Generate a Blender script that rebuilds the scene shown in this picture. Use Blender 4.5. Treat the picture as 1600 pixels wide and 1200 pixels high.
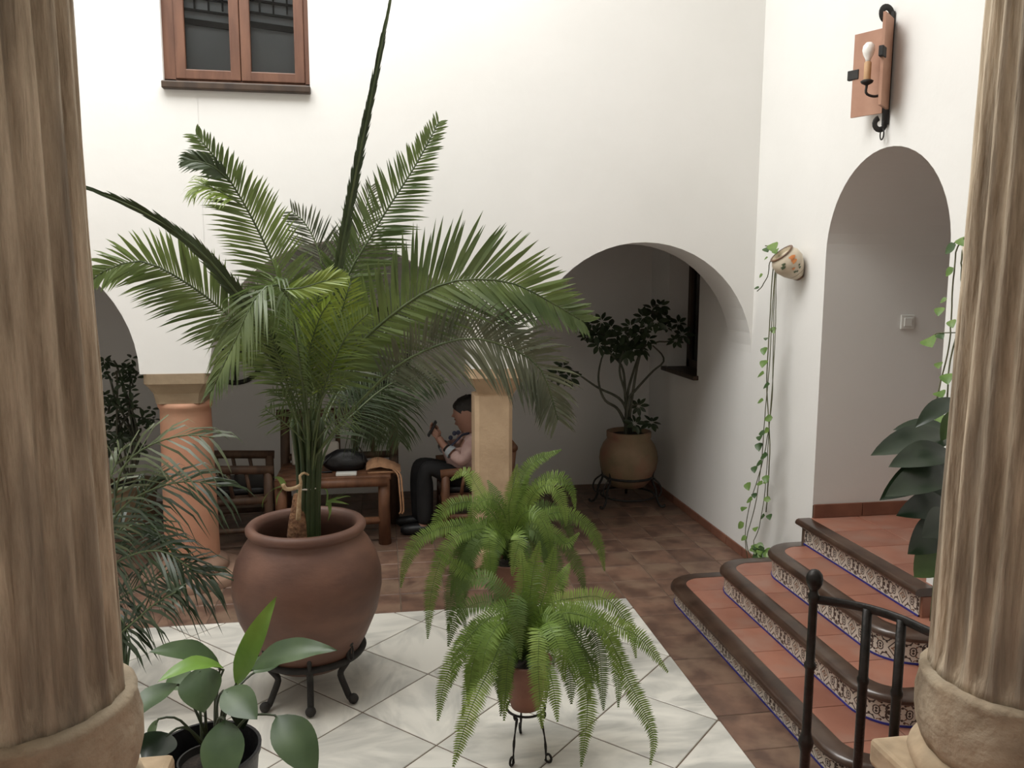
import bpy, bmesh, math, random
from mathutils import Vector as V, Matrix, noise as mnoise

for o in list(bpy.data.objects):
    bpy.data.objects.remove(o)
scene = bpy.context.scene
COL = scene.collection
random.seed(7)
PI = math.pi

# ------------------------------------------------------------------ camera
FPX, PITCH, YAW, ROLL, EYE = 1270.0, math.radians(7.58), math.radians(9.2), math.radians(0.16), V((0, 0, 2.1))
_cy, _sy, _cp, _sp = math.cos(YAW), math.sin(YAW), math.cos(PITCH), math.sin(PITCH)
FWD = V((_sy * _cp, _cy * _cp, -_sp))
_r = V((_cy, -_sy, 0))
_u = _r.cross(FWD)
RIGHT = _r * math.cos(ROLL) + _u * math.sin(ROLL)
UP = _u * math.cos(ROLL) - _r * math.sin(ROLL)
cam_data = bpy.data.cameras.new('camera')
cam_data.sensor_width = 36
cam_data.lens = FPX / 1600 * 36
cam_data.clip_start = 0.05
cam = bpy.data.objects.new('camera', cam_data)
COL.objects.link(cam)
m3 = Matrix((RIGHT, UP, -FWD)).transposed()
cam.matrix_world = Matrix.Translation(EYE) @ m3.to_4x4()
scene.camera = cam

# ------------------------------------------------------------------ sky, skylight, exposure
world = bpy.data.worlds.new('sky')
scene.world = world
world.use_nodes = True
bg = world.node_tree.nodes['Background']
bg.inputs[0].default_value = (0.93, 0.97, 1.0, 1)
bg.inputs[1].default_value = 1.0
SKY = (-3.0, 0.9, 2.7, 5.2)     # x0, x1, y0, y1 of the roof opening over the patio
CEIL = 6.0
sl = bpy.data.lights.new('skylight_daylight', 'AREA')
sl.shape = 'RECTANGLE'
sl.size = SKY[1] - SKY[0]
sl.size_y = SKY[3] - SKY[2]
sl.energy = 275
sl.color = (1.0, 0.985, 0.955)
slo = bpy.data.objects.new('skylight_daylight', sl)
COL.objects.link(slo)
slo.location = ((SKY[0] + SKY[1]) / 2, (SKY[2] + SKY[3]) / 2, CEIL + 0.05)
scene.view_settings.view_transform = 'Standard'
scene.view_settings.look = 'None'
scene.view_settings.gamma = 1
scene.view_settings.use_curve_mapping = False
scene.view_settings.exposure = 0.08


# ------------------------------------------------------------------ helpers
def at(x, y, Y):
    """point on the plane at depth Y (world y) seen at photo coordinates x, y"""
    d = FWD + RIGHT * ((x - 800) / FPX) - UP * ((y - 600) / FPX)
    return EYE + d * (Y / d.y)


ORG = {}


class MB:
    def __init__(s):
        s.v, s.f, s.uv = [], [], None

    def add(s, vs, fs):
        n = len(s.v)
        s.v += [V(a) for a in vs]
        s.f += [tuple(i + n for i in f) for f in fs]
        return s

    def box(s, a, b, M=None):
        vs = [V((x, y, z)) for x in (a[0], b[0]) for y in (a[1], b[1]) for z in (a[2], b[2])]
        if M:
            vs = [M @ v for v in vs]
        return s.add(vs, [(0, 1, 3, 2), (4, 6, 7, 5), (0, 4, 5, 1), (2, 3, 7, 6), (0, 2, 6, 4), (1, 5, 7, 3)])

    def bbox(s, a, b, c=.01, M=None):
        """box with chamfered edges"""
        x0, y0, z0 = a
        x1, y1, z1 = b
        bm = bmesh.new()
        bmesh.ops.create_cube(bm, size=1)
        for v in bm.verts:
            v.co = V((x0 + (v.co.x + .5) * (x1 - x0), y0 + (v.co.y + .5) * (y1 - y0), z0 + (v.co.z + .5) * (z1 - z0)))
        bmesh.ops.bevel(bm, geom=bm.edges[:], offset=c, segments=2, affect='EDGES', profile=.5)
        bm.verts.index_update()
        vs = [M @ v.co if M else v.co.copy() for v in bm.verts]
        fs = [tuple(v.index for v in f.verts) for f in bm.faces]
        bm.free()
        return s.add(vs, fs)

    def tube(s, pts, r, n=8, caps=True, flat=1.0, twist=0.0):
        pts = [V(p) for p in pts]
        k = len(pts)
        rs = r if isinstance(r, (list, tuple)) else [r] * k
        vs, fs = [], []
        ref = None
        for i, p in enumerate(pts):
            t = (pts[min(i + 1, k - 1)] - pts[max(i - 1, 0)])
            t = t.normalized() if t.length > 1e-9 else V((0, 0, 1))
            if ref is None:
                ref = V((0, 0, 1)) if abs(t.z) < .9 else V((1, 0, 0))
            a = (ref - t * ref.dot(t)).normalized()
            b = t.cross(a)
            ref = a
            for j in range(n):
                an = 2 * PI * j / n + .0
                ca, sa = math.cos(an), math.sin(an) * flat
                if twist:
                    w = twist * i / max(1, k - 1)
                    ca, sa = ca * math.cos(w) - sa * math.sin(w), ca * math.sin(w) + sa * math.cos(w)
                vs.append(p + (a * ca + b * sa) * rs[i])
        for i in range(k - 1):
            for j in range(n):
                fs.append((i * n + j, i * n + (j + 1) % n, (i + 1) * n + (j + 1) % n, (i + 1) * n + j))
        if caps:
            fs.append(tuple(range(n))[::-1])
            fs.append(tuple((k - 1) * n + j for j in range(n)))
        return s.add(vs, fs)

    def lathe(s, prof, c=(0, 0, 0), n=32, M=None, mod=None, caps=True):
        c = V(c)
        vs, fs = [], []
        for i, (r, z) in enumerate(prof):
            for j in range(n):
                a = 2 * PI * j / n
                rr = r + (mod(a, z, r) if mod else 0)
                p = V((rr * math.cos(a), rr * math.sin(a), z))
                vs.append((M @ p if M else p) + c)
        k = len(prof)
        for i in range(k - 1):
            for j in range(n):
                fs.append((i * n + j, i * n + (j + 1) % n, (i + 1) * n + (j + 1) % n, (i + 1) * n + j))
        if caps:
            fs.append(tuple(range(n))[::-1])
            fs.append(tuple((k - 1) * n + j for j in range(n)))
        return s.add(vs, fs)

    def prism(s, poly, z0, z1):
        """extrude a 2D polygon (ccw) from z0 to z1"""
        n = len(poly)
        vs = [V((p[0], p[1], z0)) for p in poly] + [V((p[0], p[1], z1)) for p in poly]
        fs = [tuple(range(n))[::-1], tuple(range(n, 2 * n))]
        fs += [(i, (i + 1) % n, n + (i + 1) % n, n + i) for i in range(n)]
        return s.add(vs, fs)

    def grid(s, rows):
        n = len(rows[0])
        vs = [p for r in rows for p in r]
        fs = [(i * n + j, i * n + j + 1, (i + 1) * n + j + 1, (i + 1) * n + j) for i in range(len(rows) - 1) for j in range(n - 1)]
        return s.add(vs, fs)

    def ball(s, c, r, n=12, m=8, M=None):
        prof = [(max(1e-4, math.sin(PI * i / m)), -math.cos(PI * i / m)) for i in range(m + 1)]
        S = Matrix.Diagonal(V(r) if not isinstance(r, (int, float)) else V((r, r, r)))
        if M:
            S = M @ S
        return s.lathe(prof, c, n, M=S, caps=False)

    def build(s, name, mat, parent=None, smooth=True, sharp=None, o=None):
        if o is None:
            o = ORG.get(parent, V((0, 0, 0))) if parent else V((0, 0, 0))
        me = bpy.data.meshes.new(name)
        me.from_pydata([tuple(v - V(o)) for v in s.v], [], s.f)
        if s.uv:
            l = me.uv_layers.new(name='UVMap')
            for i, uv in enumerate(s.uv):
                l.data[i].uv = uv
        me.materials.append(mat)
        if smooth:
            me.polygons.foreach_set('use_smooth', [True] * len(me.polygons))
            if sharp:
                me.set_sharp_from_angle(angle=math.radians(sharp))
        me.update()
        ob = bpy.data.objects.new(name, me)
        COL.objects.link(ob)
        ORG[ob] = V(o)
        if parent:
            ob.parent = parent
        else:
            ob.location = V(o)
        return ob


def thing(name, label, cat, loc=(0, 0, 0), group=None):
    e = bpy.data.objects.new(name, None)
    e.empty_display_size = .05
    COL.objects.link(e)
    e.location = loc
    e['label'] = label
    e['category'] = cat
    if group:
        e['group'] = group
    ORG[e] = V(loc)
    return e


def tag(o, label, cat, group=None):
    o['label'] = label
    o['category'] = cat
    if group:
        o['group'] = group
    return o


def struct(o):
    o['kind'] = 'structure'
    return o


def stuff(o):
    o['kind'] = 'stuff'
    return o


def copy_part(src, parent, loc, rz=0):
    c = src.copy()
    COL.objects.link(c)
    c.parent = parent
    c.location = loc
    c.rotation_euler = (0, 0, rz)
    ORG[c] = ORG.get(src, V((0, 0, 0)))
    return c


def cat_rom(P, n):
    P = [V(p) for p in P]
    if len(P) == 2:
        P = [P[0], (P[0] + P[1]) / 2, P[1]]
    Q = [P[0] * 2 - P[1]] + P + [P[-1] * 2 - P[-2]]
    out = []
    m = len(P) - 1
    for i in range(n + 1):
        s = min(i / n * m, m - 1e-6)
        k = int(s)
        t = s - k
        a, b, c, d = Q[k], Q[k + 1], Q[k + 2], Q[k + 3]
        out.append(.5 * ((2 * b) + (c - a) * t + (2 * a - 5 * b + 4 * c - d) * t * t + (3 * b - a - 3 * c + d) * t ** 3))
    # resample by arc length
    L = [0]
    for i in range(n):
        L.append(L[-1] + (out[i + 1] - out[i]).length)
    res, j = [], 0
    for i in range(n + 1):
        d = L[-1] * i / n
        while j < n - 1 and L[j + 1] < d:
            j += 1
        w = (d - L[j]) / max(1e-9, L[j + 1] - L[j])
        res.append(out[j].lerp(out[j + 1], w))
    return res


# ------------------------------------------------------------------ materials
class N:
    """tiny expression wrapper over shader math nodes"""
    def __init__(s, nt, sock):
        s.nt, s.k = nt, sock

    def op(s, o, b=None, c=None):
        n = s.nt.nodes.new('ShaderNodeMath')
        n.operation = o
        s.nt.links.new(s.k, n.inputs[0])
        for i, q in ((1, b), (2, c)):
            if q is None:
                continue
            if isinstance(q, N):
                s.nt.links.new(q.k, n.inputs[i])
            else:
                n.inputs[i].default_value = q
        return N(s.nt, n.outputs[0])

    def __add__(s, b): return s.op('ADD', b)
    def __sub__(s, b): return s.op('SUBTRACT', b)
    def __mul__(s, b): return s.op('MULTIPLY', b)
    def abs(s): return s.op('ABSOLUTE')
    def lt(s, b): return s.op('LESS_THAN', b)
    def max(s, b): return s.op('MAXIMUM', b)


def new_mat(name):
    m = bpy.data.materials.new(name)
    m.use_nodes = True
    nt = m.node_tree
    return m, nt, nt.nodes['Principled BSDF']


def rgba(c):
    return (c[0], c[1], c[2], 1)


def s2l(*c):
    return tuple(((x / 255 + .055) / 1.055) ** 2.4 if x > 10 else x / 255 / 12.92 for x in c)


def noise_mat(name, c1, c2, scale=5, rough=.7, stretch=(1, 1, 1), detail=5, bump=0.0, bscale=None, lo=.35, hi=.65,
              rand=0.0, c3=None, scale3=2, metallic=0, coat=0, spec=.5, transl=0.0, distort=0.0, nrough=.5):
    m, nt, b = new_mat(name)
    nd, lk = nt.nodes, nt.links
    tc = nd.new('ShaderNodeTexCoord')
    mp = nd.new('ShaderNodeMapping')
    mp.inputs['Scale'].default_value = stretch
    lk.new(tc.outputs['Object'], mp.inputs[0])
    vec = mp.outputs[0]
    oi = None
    if rand:
        oi = nd.new('ShaderNodeObjectInfo')
        ad = nd.new('ShaderNodeVectorMath')
        ad.operation = 'MULTIPLY_ADD'
        cb = nd.new('ShaderNodeCombineXYZ')
        for i in range(3):
            lk.new(oi.outputs['Random'], cb.inputs[i])
        lk.new(cb.outputs[0], ad.inputs[0])
        ad.inputs[1].default_value = (31, 17, 23)
        lk.new(vec, ad.inputs[2])
        vec = ad.outputs[0]
    nz = nd.new('ShaderNodeTexNoise')
    nz.inputs['Scale'].default_value = scale
    nz.inputs['Detail'].default_value = detail
    nz.inputs['Distortion'].default_value = distort
    nz.inputs['Roughness'].default_value = nrough
    lk.new(vec, nz.inputs[0])
    rp = nd.new('ShaderNodeValToRGB')
    rp.color_ramp.elements[0].position = lo
    rp.color_ramp.elements[1].position = hi
    rp.color_ramp.elements[0].color = rgba(c1)
    rp.color_ramp.elements[1].color = rgba(c2)
    lk.new(nz.outputs[0], rp.inputs[0])
    col = rp.outputs[0]
    if c3:
        n3 = nd.new('ShaderNodeTexNoise')
        n3.inputs['Scale'].default_value = scale3
        n3.inputs['Detail'].default_value = 4
        lk.new(vec, n3.inputs[0])
        r3 = nd.new('ShaderNodeValToRGB')
        r3.color_ramp.elements[0].position = .48
        r3.color_ramp.elements[1].position = .68
        lk.new(n3.outputs[0], r3.inputs[0])
        mx = nd.new('ShaderNodeMix')
        mx.data_type = 'RGBA'
        lk.new(r3.outputs[0], mx.inputs[0])
        lk.new(col, mx.inputs[6])
        mx.inputs[7].default_value = rgba(c3)
        col = mx.outputs[2]
    if rand:
        hv = nd.new('ShaderNodeHueSaturation')
        mr = nd.new('ShaderNodeMapRange')
        mr.inputs[3].default_value = 1 - rand
        mr.inputs[4].default_value = 1 + rand
        lk.new(oi.outputs['Random'], mr.inputs[0])
        lk.new(mr.outputs[0], hv.inputs['Value'])
        lk.new(col, hv.inputs['Color'])
        col = hv.outputs[0]
    lk.new(col, b.inputs['Base Color'])
    b.inputs['Roughness'].default_value = rough
    b.inputs['Metallic'].default_value = metallic
    b.inputs['Coat Weight'].default_value = coat
    b.inputs['Specular IOR Level'].default_value = spec
    if bump:
        bn = nd.new('ShaderNodeTexNoise')
        bn.inputs['Scale'].default_value = bscale or scale * 4
        bn.inputs['Detail'].default_value = 4
        lk.new(vec, bn.inputs[0])
        bp = nd.new('ShaderNodeBump')
        bp.inputs['Strength'].default_value = bump
        bp.inputs['Distance'].default_value = .01
        lk.new(bn.outputs[0], bp.inputs['Height'])
        lk.new(bp.outputs[0], b.inputs['Normal'])
    if transl:
        tr = nd.new('ShaderNodeBsdfTranslucent')
        lk.new(col, tr.inputs[0])
        ms = nd.new('ShaderNodeMixShader')
        ms.inputs[0].default_value = transl
        lk.new(b.outputs[0], ms.inputs[1])
        lk.new(tr.outputs[0], ms.inputs[2])
        lk.new(ms.outputs[0], nd['Material Output'].inputs[0])
    return m


M = {}
M['plaster'] = noise_mat('white_plaster', (.755, .748, .72), (.79, .782, .755), 1.3, .9, bump=.12, bscale=14, spec=.2)
M['plaster_gallery'] = M['plaster']
M['marble'] = noise_mat('cream_marble', (.42, .415, .38), (.70, .68, .615), 1.6, .34, stretch=(1, 2.6, 1), detail=7, lo=.32, hi=.6, rand=.08, distort=1.6)
M['grout_light'] = noise_mat('grey_grout', (.20, .18, .15), (.27, .25, .21), 9, .9)
M['clay_floor'] = noise_mat('worn_clay_tile', (.095, .054, .038), (.19, .108, .073), 7, .5, detail=7, rand=.16, c3=(.20, .135, .092), scale3=3.5, bump=.15, bscale=25)
M['grout_dark'] = noise_mat('brown_mortar', (.10, .07, .05), (.15, .11, .08), 9, .95)
M['tread'] = noise_mat('red_terracotta_tile', (.26, .105, .07), (.34, .15, .10), 4, .40, rand=.12, detail=6, c3=(.31, .165, .12), scale3=5)
M['nosing'] = noise_mat('brown_glazed_nosing', (.032, .017, .011), (.058, .031, .020), 7, .3, detail=5, c3=(.075, .046, .031), scale3=6, coat=.3)
M['skirting'] = noise_mat('terracotta_skirting', (.185, .078, .05), (.255, .115, .072), 5, .5, rand=.08)
M['blue'] = noise_mat('cobalt_glaze', (.018, .022, .16), (.03, .035, .24), 8, .25)
M['pot_clay'] = noise_mat('brown_terracotta_pot', (.10, .048, .033), (.175, .086, .057), 3.2, .55, stretch=(1, 1, 2.2), detail=6, c3=(.105, .052, .040), scale3=1.9, bump=.12, bscale=30)
M['pot_red'] = noise_mat('small_terracotta_pot', (.19, .075, .048), (.27, .12, .075), 6, .6)
M['pot_buff'] = noise_mat('buff_clay_jar', (.20, .15, .085), (.30, .21, .13), 5, .75, c3=(.27, .13, .085), scale3=4, bump=.2)
M['stone'] = noise_mat('weathered_column_stone', (.22, .17, .115), (.60, .50, .37), 5.5, .85, stretch=(3.2, 3.2, .34), detail=14, lo=.37, hi=.63, c3=(.17, .14, .105), scale3=3.2, bump=1.0, bscale=22, nrough=.68)
M['collar'] = noise_mat('mottled_collar_stone', (.17, .13, .085), (.36, .28, .19), 9, .85, detail=10, c3=(.40, .34, .25), scale3=4, bump=1.0, bscale=26, nrough=.65)
M['stone_base'] = noise_mat('cream_base_stone', (.30, .22, .135), (.56, .43, .29), 6, .85, detail=8, c3=(.23, .185, .125), scale3=5, bump=.5, bscale=16)
M['sand'] = noise_mat('buff_sandstone', (.40, .28, .175), (.50, .36, .23), 5, .85, detail=7, bump=.25, bscale=40)
M['sand_dark'] = noise_mat('grey_buff_sandstone', (.26, .195, .125), (.35, .265, .17), 6, .85, detail=7, bump=.25, bscale=30)
M['pink'] = noise_mat('pink_marble_column', (.42, .195, .12), (.52, .27, .17), 4, .6, detail=6, c3=(.40, .235, .15), scale3=3)
M['stone_dark'] = noise_mat('brown_base_stone', (.17, .10, .068), (.25, .155, .105), 5, .8, detail=6)
M['iron'] = noise_mat('black_wrought_iron', (.012, .011, .010), (.026, .023, .021), 20, .45, metallic=.6, bump=.2)
M['iron_matt'] = noise_mat('matt_black_iron', (.012, .011, .010), (.022, .020, .018), 20, .7)
M['wood_red'] = noise_mat('reddish_window_wood', (.105, .045, .026), (.165, .075, .043), 6, .5, stretch=(3, 3, .5), detail=6, bump=.1)
M['wood_dark'] = noise_mat('dark_stained_wood', (.028, .017, .011), (.06, .036, .022), 6, .5, stretch=(2, 2, .5), detail=6)
M['wood_rustic'] = noise_mat('rustic_log_wood', (.10, .042, .020), (.19, .085, .042), 7, .55, stretch=(2, 2, .6), detail=6, bump=.2)
M['wood_chair'] = noise_mat('dark_rustic_wood', (.055, .030, .018), (.11, .06, .034), 7, .6, stretch=(2, 2, .6), detail=6, bump=.2)
M['soil'] = noise_mat('dark_soil', (.012, .009, .007), (.035, .025, .018), 40, .95, bump=.6, bscale=60)
M['palm'] = noise_mat('palm_leaf', (.065, .105, .030), (.125, .17, .058), 4, .42, c3=(.19, .26, .07), scale3=2.2, transl=.35)
M['palm_bright'] = noise_mat('lime_palm_leaf', (.16, .24, .03), (.26, .33, .06), 5, .45, transl=.35)
M['palm_grey'] = noise_mat('grey_green_palm_leaf', (.07, .085, .048), (.13, .14, .085), 4, .5, transl=.25)
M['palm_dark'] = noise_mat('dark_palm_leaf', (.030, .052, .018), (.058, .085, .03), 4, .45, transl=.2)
M['rachis'] = noise_mat('palm_rachis', (.045, .075, .022), (.085, .115, .04), 6, .45)
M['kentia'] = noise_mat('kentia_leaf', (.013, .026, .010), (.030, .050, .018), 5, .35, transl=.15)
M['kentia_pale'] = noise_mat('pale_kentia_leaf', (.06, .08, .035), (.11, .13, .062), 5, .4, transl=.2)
M['fern'] = noise_mat('fern_frond', (.11, .19, .028), (.19, .29, .055), 5, .5, transl=.3)
M['fern_light'] = noise_mat('young_fern_frond', (.17, .27, .05), (.27, .37, .085), 5, .5, transl=.3)
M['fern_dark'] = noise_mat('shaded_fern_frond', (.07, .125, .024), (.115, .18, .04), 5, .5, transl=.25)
M['lily'] = noise_mat('peace_lily_leaf', (.030, .062, .020), (.062, .105, .036), 6, .42, transl=.12)
M['lily_bright'] = noise_mat('young_lily_leaf', (.12, .25, .035), (.20, .34, .06), 6, .35, transl=.25)
M['lily_stem'] = noise_mat('lily_stem', (.018, .032, .012), (.035, .052, .02), 8, .45)
M['dark_leaf'] = noise_mat('dark_glossy_leaf', (.008, .018, .008), (.018, .034, .014), 6, .3)
M['mid_leaf'] = noise_mat('mid_green_leaf', (.04, .085, .02), (.07, .12, .03), 6, .35, transl=.15)
M['vine'] = noise_mat('vine_leaf', (.10, .19, .04), (.19, .29, .08), 9, .4, transl=.25)
M['vine_dark'] = noise_mat('dark_vine_leaf', (.035, .075, .025), (.06, .11, .035), 9, .4, transl=.15)
M['vine_stem'] = noise_mat('vine_stem', (.075, .085, .04), (.13, .13, .065), 12, .6)
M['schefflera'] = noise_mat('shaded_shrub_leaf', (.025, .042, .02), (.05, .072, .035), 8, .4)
M['shrub_stem'] = noise_mat('grey_green_shrub_stem', (.055, .06, .04), (.10, .10, .07), 8, .7)
M['root'] = noise_mat('pale_fibrous_stem', (.36, .24, .13), (.55, .42, .26), 30, .85, bump=.8, bscale=50)
M['fibre'] = noise_mat('brown_palm_fibre', (.11, .05, .025), (.30, .16, .08), 40, .9, bump=1.0, bscale=60)
M['skin'] = noise_mat('skin', (.36, .19, .135), (.42, .23, .17), 6, .55)
M['shirt'] = noise_mat('pale_pink_shirt', (.50, .33, .30), (.60, .42, .38), 14, .85, stretch=(1, 1, 1))
M['cuff'] = noise_mat('pale_blue_cuff', (.36, .40, .43), (.43, .47, .50), 10, .85)
M['trouser'] = noise_mat('black_trousers', (.008, .008, .009), (.015, .015, .016), 10, .85)
M['hair'] = noise_mat('black_hair', (.008, .006, .005), (.022, .017, .014), 30, .5, stretch=(1, 1, .3), bump=.5)
M['black_leather'] = noise_mat('black_bag', (.006, .006, .007), (.014, .014, .016), 14, .45, bump=.2)
M['tan'] = noise_mat('tan_straw', (.33, .17, .09), (.43, .24, .13), 25, .8, bump=.3)
M['white'] = noise_mat('off_white_fabric', (.62, .58, .52), (.68, .64, .58), 8, .8)
M['navy'] = noise_mat('navy_strap', (.012, .016, .04), (.03, .035, .07), 20, .6)
M['sconce_clay'] = noise_mat('sconce_clay_tile', (.36, .19, .125), (.44, .25, .17), 6, .7)
M['candle'] = noise_mat('tan_candle_sleeve', (.42, .25, .12), (.50, .31, .16), 8, .6)
M['plastic'] = noise_mat('white_switch_plastic', (.70, .70, .66), (.74, .74, .70), 5, .35)
M['picture'] = noise_mat('grey_green_picture', (.14, .14, .115), (.19, .185, .155), 3, .7)
M['reflection_grey'] = noise_mat('grey_reflection_panel', (.62, .63, .64), (.70, .71, .72), 2, .8)  # grey of the panel that imitates the reflection in the window glass
M['ceramic'] = noise_mat('painted_cream_ceramic', (.58, .50, .38), (.68, .60, .47), 9, .35)
M['ceramic_orange'] = noise_mat('orange_glaze', (.62, .22, .07), (.70, .30, .11), 9, .35)
M['ceramic_brown'] = noise_mat('brown_glaze', (.11, .06, .03), (.17, .09, .05), 9, .35)
M['ceramic_green'] = noise_mat('green_glaze', (.07, .10, .05), (.12, .16, .09), 9, .35)
M['beam'] = noise_mat('dark_ceiling_boards', (.05, .035, .025), (.09, .06, .045), 5, .8, stretch=(.5, 4, 1))


def glass_mat(name, tint, gloss=.12):
    m, nt, b = new_mat(name)
    nd, lk = nt.nodes, nt.links
    fr = nd.new('ShaderNodeFresnel')
    fr.inputs[0].default_value = 1.45
    tr = nd.new('ShaderNodeBsdfTransparent')
    tr.inputs[0].default_value = rgba(tint)
    gl = nd.new('ShaderNodeBsdfGlossy')
    gl.inputs['Roughness'].default_value = .03
    ms = nd.new('ShaderNodeMixShader')
    lk.new(fr.outputs[0], ms.inputs[0])
    lk.new(tr.outputs[0], ms.inputs[1])
    lk.new(gl.outputs[0], ms.inputs[2])
    lk.new(ms.outputs[0], nd['Material Output'].inputs[0])
    return m


M['glass'] = glass_mat('window_glass', (.75, .77, .78))
mb_, nt_, b_ = new_mat('frosted_bulb')
b_.inputs['Base Color'].default_value = (.85, .83, .78, 1)
b_.inputs['Roughness'].default_value = .15
b_.inputs['Coat Weight'].default_value = .5
M['bulb'] = mb_


def azulejo():
    m, nt, b = new_mat('patterned_glazed_tile')
    nd, lk = nt.nodes, nt.links
    uv = nd.new('ShaderNodeUVMap')
    sp = nd.new('ShaderNodeSeparateXYZ')
    lk.new(uv.outputs[0], sp.inputs[0])
    u, v = N(nt, sp.outputs[0]), N(nt, sp.outputs[1])
    a = (u.op('MODULO', 2.0) - 1.0).abs()             # 0 at the diamond, 1 at the palmette
    ys = (v - .5) * .75                                # signed height in tile widths
    y = ys.abs()

    def circ(cx, cy, r, yy=y):
        dx, dy = a - cx, yy - cy
        return (dx * dx + dy * dy).op('SQRT').lt(r)

    def ring(cx, cy, r, w, yy=y):
        dx, dy = a - cx, yy - cy
        return ((dx * dx + dy * dy).op('SQRT') - r).abs().lt(w)
    d1 = a * 1.25 + y
    dark = (d1 - .30).abs().lt(.028)
    for sh in (circ(.0, .0, .035), circ(.0, .11, .03), ring(.33, .375, .15, .02), ring(.52, .05, .10, .02), circ(.52, .05, .045),
               circ(.86, .17, .052), circ(.98, .24, .058), circ(.74, .22, .042), circ(.90, .03, .055), circ(.66, .30, .04),
               ring(1.0, .12, .20, .018), circ(.30, .19, .04), circ(.42, .24, .035), ring(.72, .10, .12, .016), circ(.16, .335, .03)):
        dark = dark.max(sh)
    brown = circ(.12, .0, .035).max(ring(.0, .0, .085, .02)).max(circ(.62, .17, .03)).max(ring(.60, .375, .07, .018))
    edge = (v - .5).abs().op('GREATER_THAN', .475)
    mx = nd.new('ShaderNodeMix')
    mx.data_type = 'RGBA'
    lk.new(dark.k, mx.inputs[0])
    mx.inputs[6].default_value = (.60, .55, .48, 1)
    mx.inputs[7].default_value = (.045, .032, .028, 1)
    m2 = nd.new('ShaderNodeMix')
    m2.data_type = 'RGBA'
    lk.new(brown.k, m2.inputs[0])
    lk.new(mx.outputs[2], m2.inputs[6])
    m2.inputs[7].default_value = (.20, .10, .055, 1)
    m4 = nd.new('ShaderNodeMix')
    m4.data_type = 'RGBA'
    lk.new(edge.k, m4.inputs[0])
    lk.new(m2.outputs[2], m4.inputs[6])
    m4.inputs[7].default_value = (.52, .47, .41, 1)
    lk.new(m4.outputs[2], b.inputs['Base Color'])
    b.inputs['Roughness'].default_value = .3
    return m


M['azulejo'] = azulejo()
# ------------------------------------------------------------------ the setting
WX, WY, WT, BY, LX = 2.68, 5.58, .38, 7.84, -3.3      # right wall, arcade wall and its thickness, gallery back wall, left wall
LAND = .585
SPR = 1.457


def arch_pts(c, r, zs, n=28):
    return [(c - r * math.cos(PI * i / n), zs + r * math.sin(PI * i / n)) for i in range(n + 1)]


def wall_with_profile(bottom, axis, p0, p1, ztop, holes_z=None, flip=False):
    """bottom: polyline (s, z); wall between planes p0 and p1 of the other axis"""
    mb = MB()

    def P(s, p, z):
        return V((s, p, z)) if axis == 'x' else V((p, s, z))
    for (a, za), (b, zb) in zip(bottom[:-1], bottom[1:]):
        mb.add([P(a, p0, za), P(b, p0, zb), P(b, p1, zb), P(a, p1, za)], [(0, 1, 2, 3)])
        if b - a > 1e-6:
            for p in (p0, p1):
                mb.add([P(a, p, za), P(b, p, zb), P(b, p, ztop), P(a, p, ztop)], [(0, 1, 2, 3)])
    return mb


# arcade wall between patio and gallery
prof = [(LX, 1.0)] + [(x, z) for x, z in arch_pts(-2.42, .864, 1.465)] + [(-1.556, SPR), (-1.114, SPR)]
prof += [(x, z) for x, z in arch_pts(-.25, .865, 1.465)] + [(.615, SPR), (1.022, SPR)]
prof += [(x, z) for x, z in arch_pts(1.852, .83, 1.507)] + [(WX + .02, 1.50)]
W1 = (-1.315, -.42, 3.30, 4.25)      # upper window opening
mb = wall_with_profile(prof, 'x', WY, WY + WT, 3.30)
mb.box((LX, WY, 3.30), (W1[0], WY + WT, CEIL))
mb.box((W1[1], WY, 3.30), (WX + .02, WY + WT, CEIL))
mb.box((W1[0], WY, W1[3]), (W1[1], WY + WT, CEIL))
struct(mb.build('wall_arcade', M['plaster'], smooth=False))

# gallery back wall, left wall, near wall
struct(MB().box((LX - .2, BY, -.12), (WX + .3, BY + .2, 3.2)).build('wall_back', M['plaster'], smooth=False))
struct(MB().box((LX - .2, -1.6, -.12), (LX, BY + .2, CEIL)).build('wall_left', M['plaster'], smooth=False))
struct(MB().box((LX - .2, -1.6, 0), (WX + .3, -1.4, CEIL)).build('wall_near', M['plaster'], smooth=False))

# right wall with the passage arch and the gallery window
N0, N1, NR, NZ = 3.53, 4.63, .55, 2.235
G0, G1, GZ0, GZ1 = 6.60, 7.34, 1.25, 2.45
prof = [(-1.6, 0), (N0, 0)] + arch_pts((N0 + N1) / 2, NR, NZ) + [(N1, 0), (G0, 0)]
mb = wall_with_profile(prof, 'y', WX, WX + .3, 3.2)
mb.box((WX, G0, 0), (WX + .3, G1, GZ0))
mb.box((WX, G0, GZ1), (WX + .3, G1, 3.2))
mb.box((WX, G1, 0), (WX + .3, BY + .2, 3.2))
mb.box((WX, -1.6, 3.2), (WX + .3, BY + .2, CEIL))
struct(mb.build('wall_right', M['plaster'], smooth=False))

# vaulted passage behind the arch
mb = MB()
pp = [(N0, 0)] + arch_pts((N0 + N1) / 2, NR, NZ) + [(N1, 0)]
x0, x1 = WX + .3, 4.6
for (a, za), (b, zb) in zip(pp[:-1], pp[1:]):
    mb.add([(x0, a, za), (x0, b, zb), (x1, b, zb), (x1, a, za)], [(0, 1, 2, 3)])
mb.add([(x1, N0, 0), (x1, N1, 0), (x1, N1, 3), (x1, N0, 3)], [(0, 1, 2, 3)])
struct(mb.build('wall_passage', M['plaster'], smooth=False))

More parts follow.
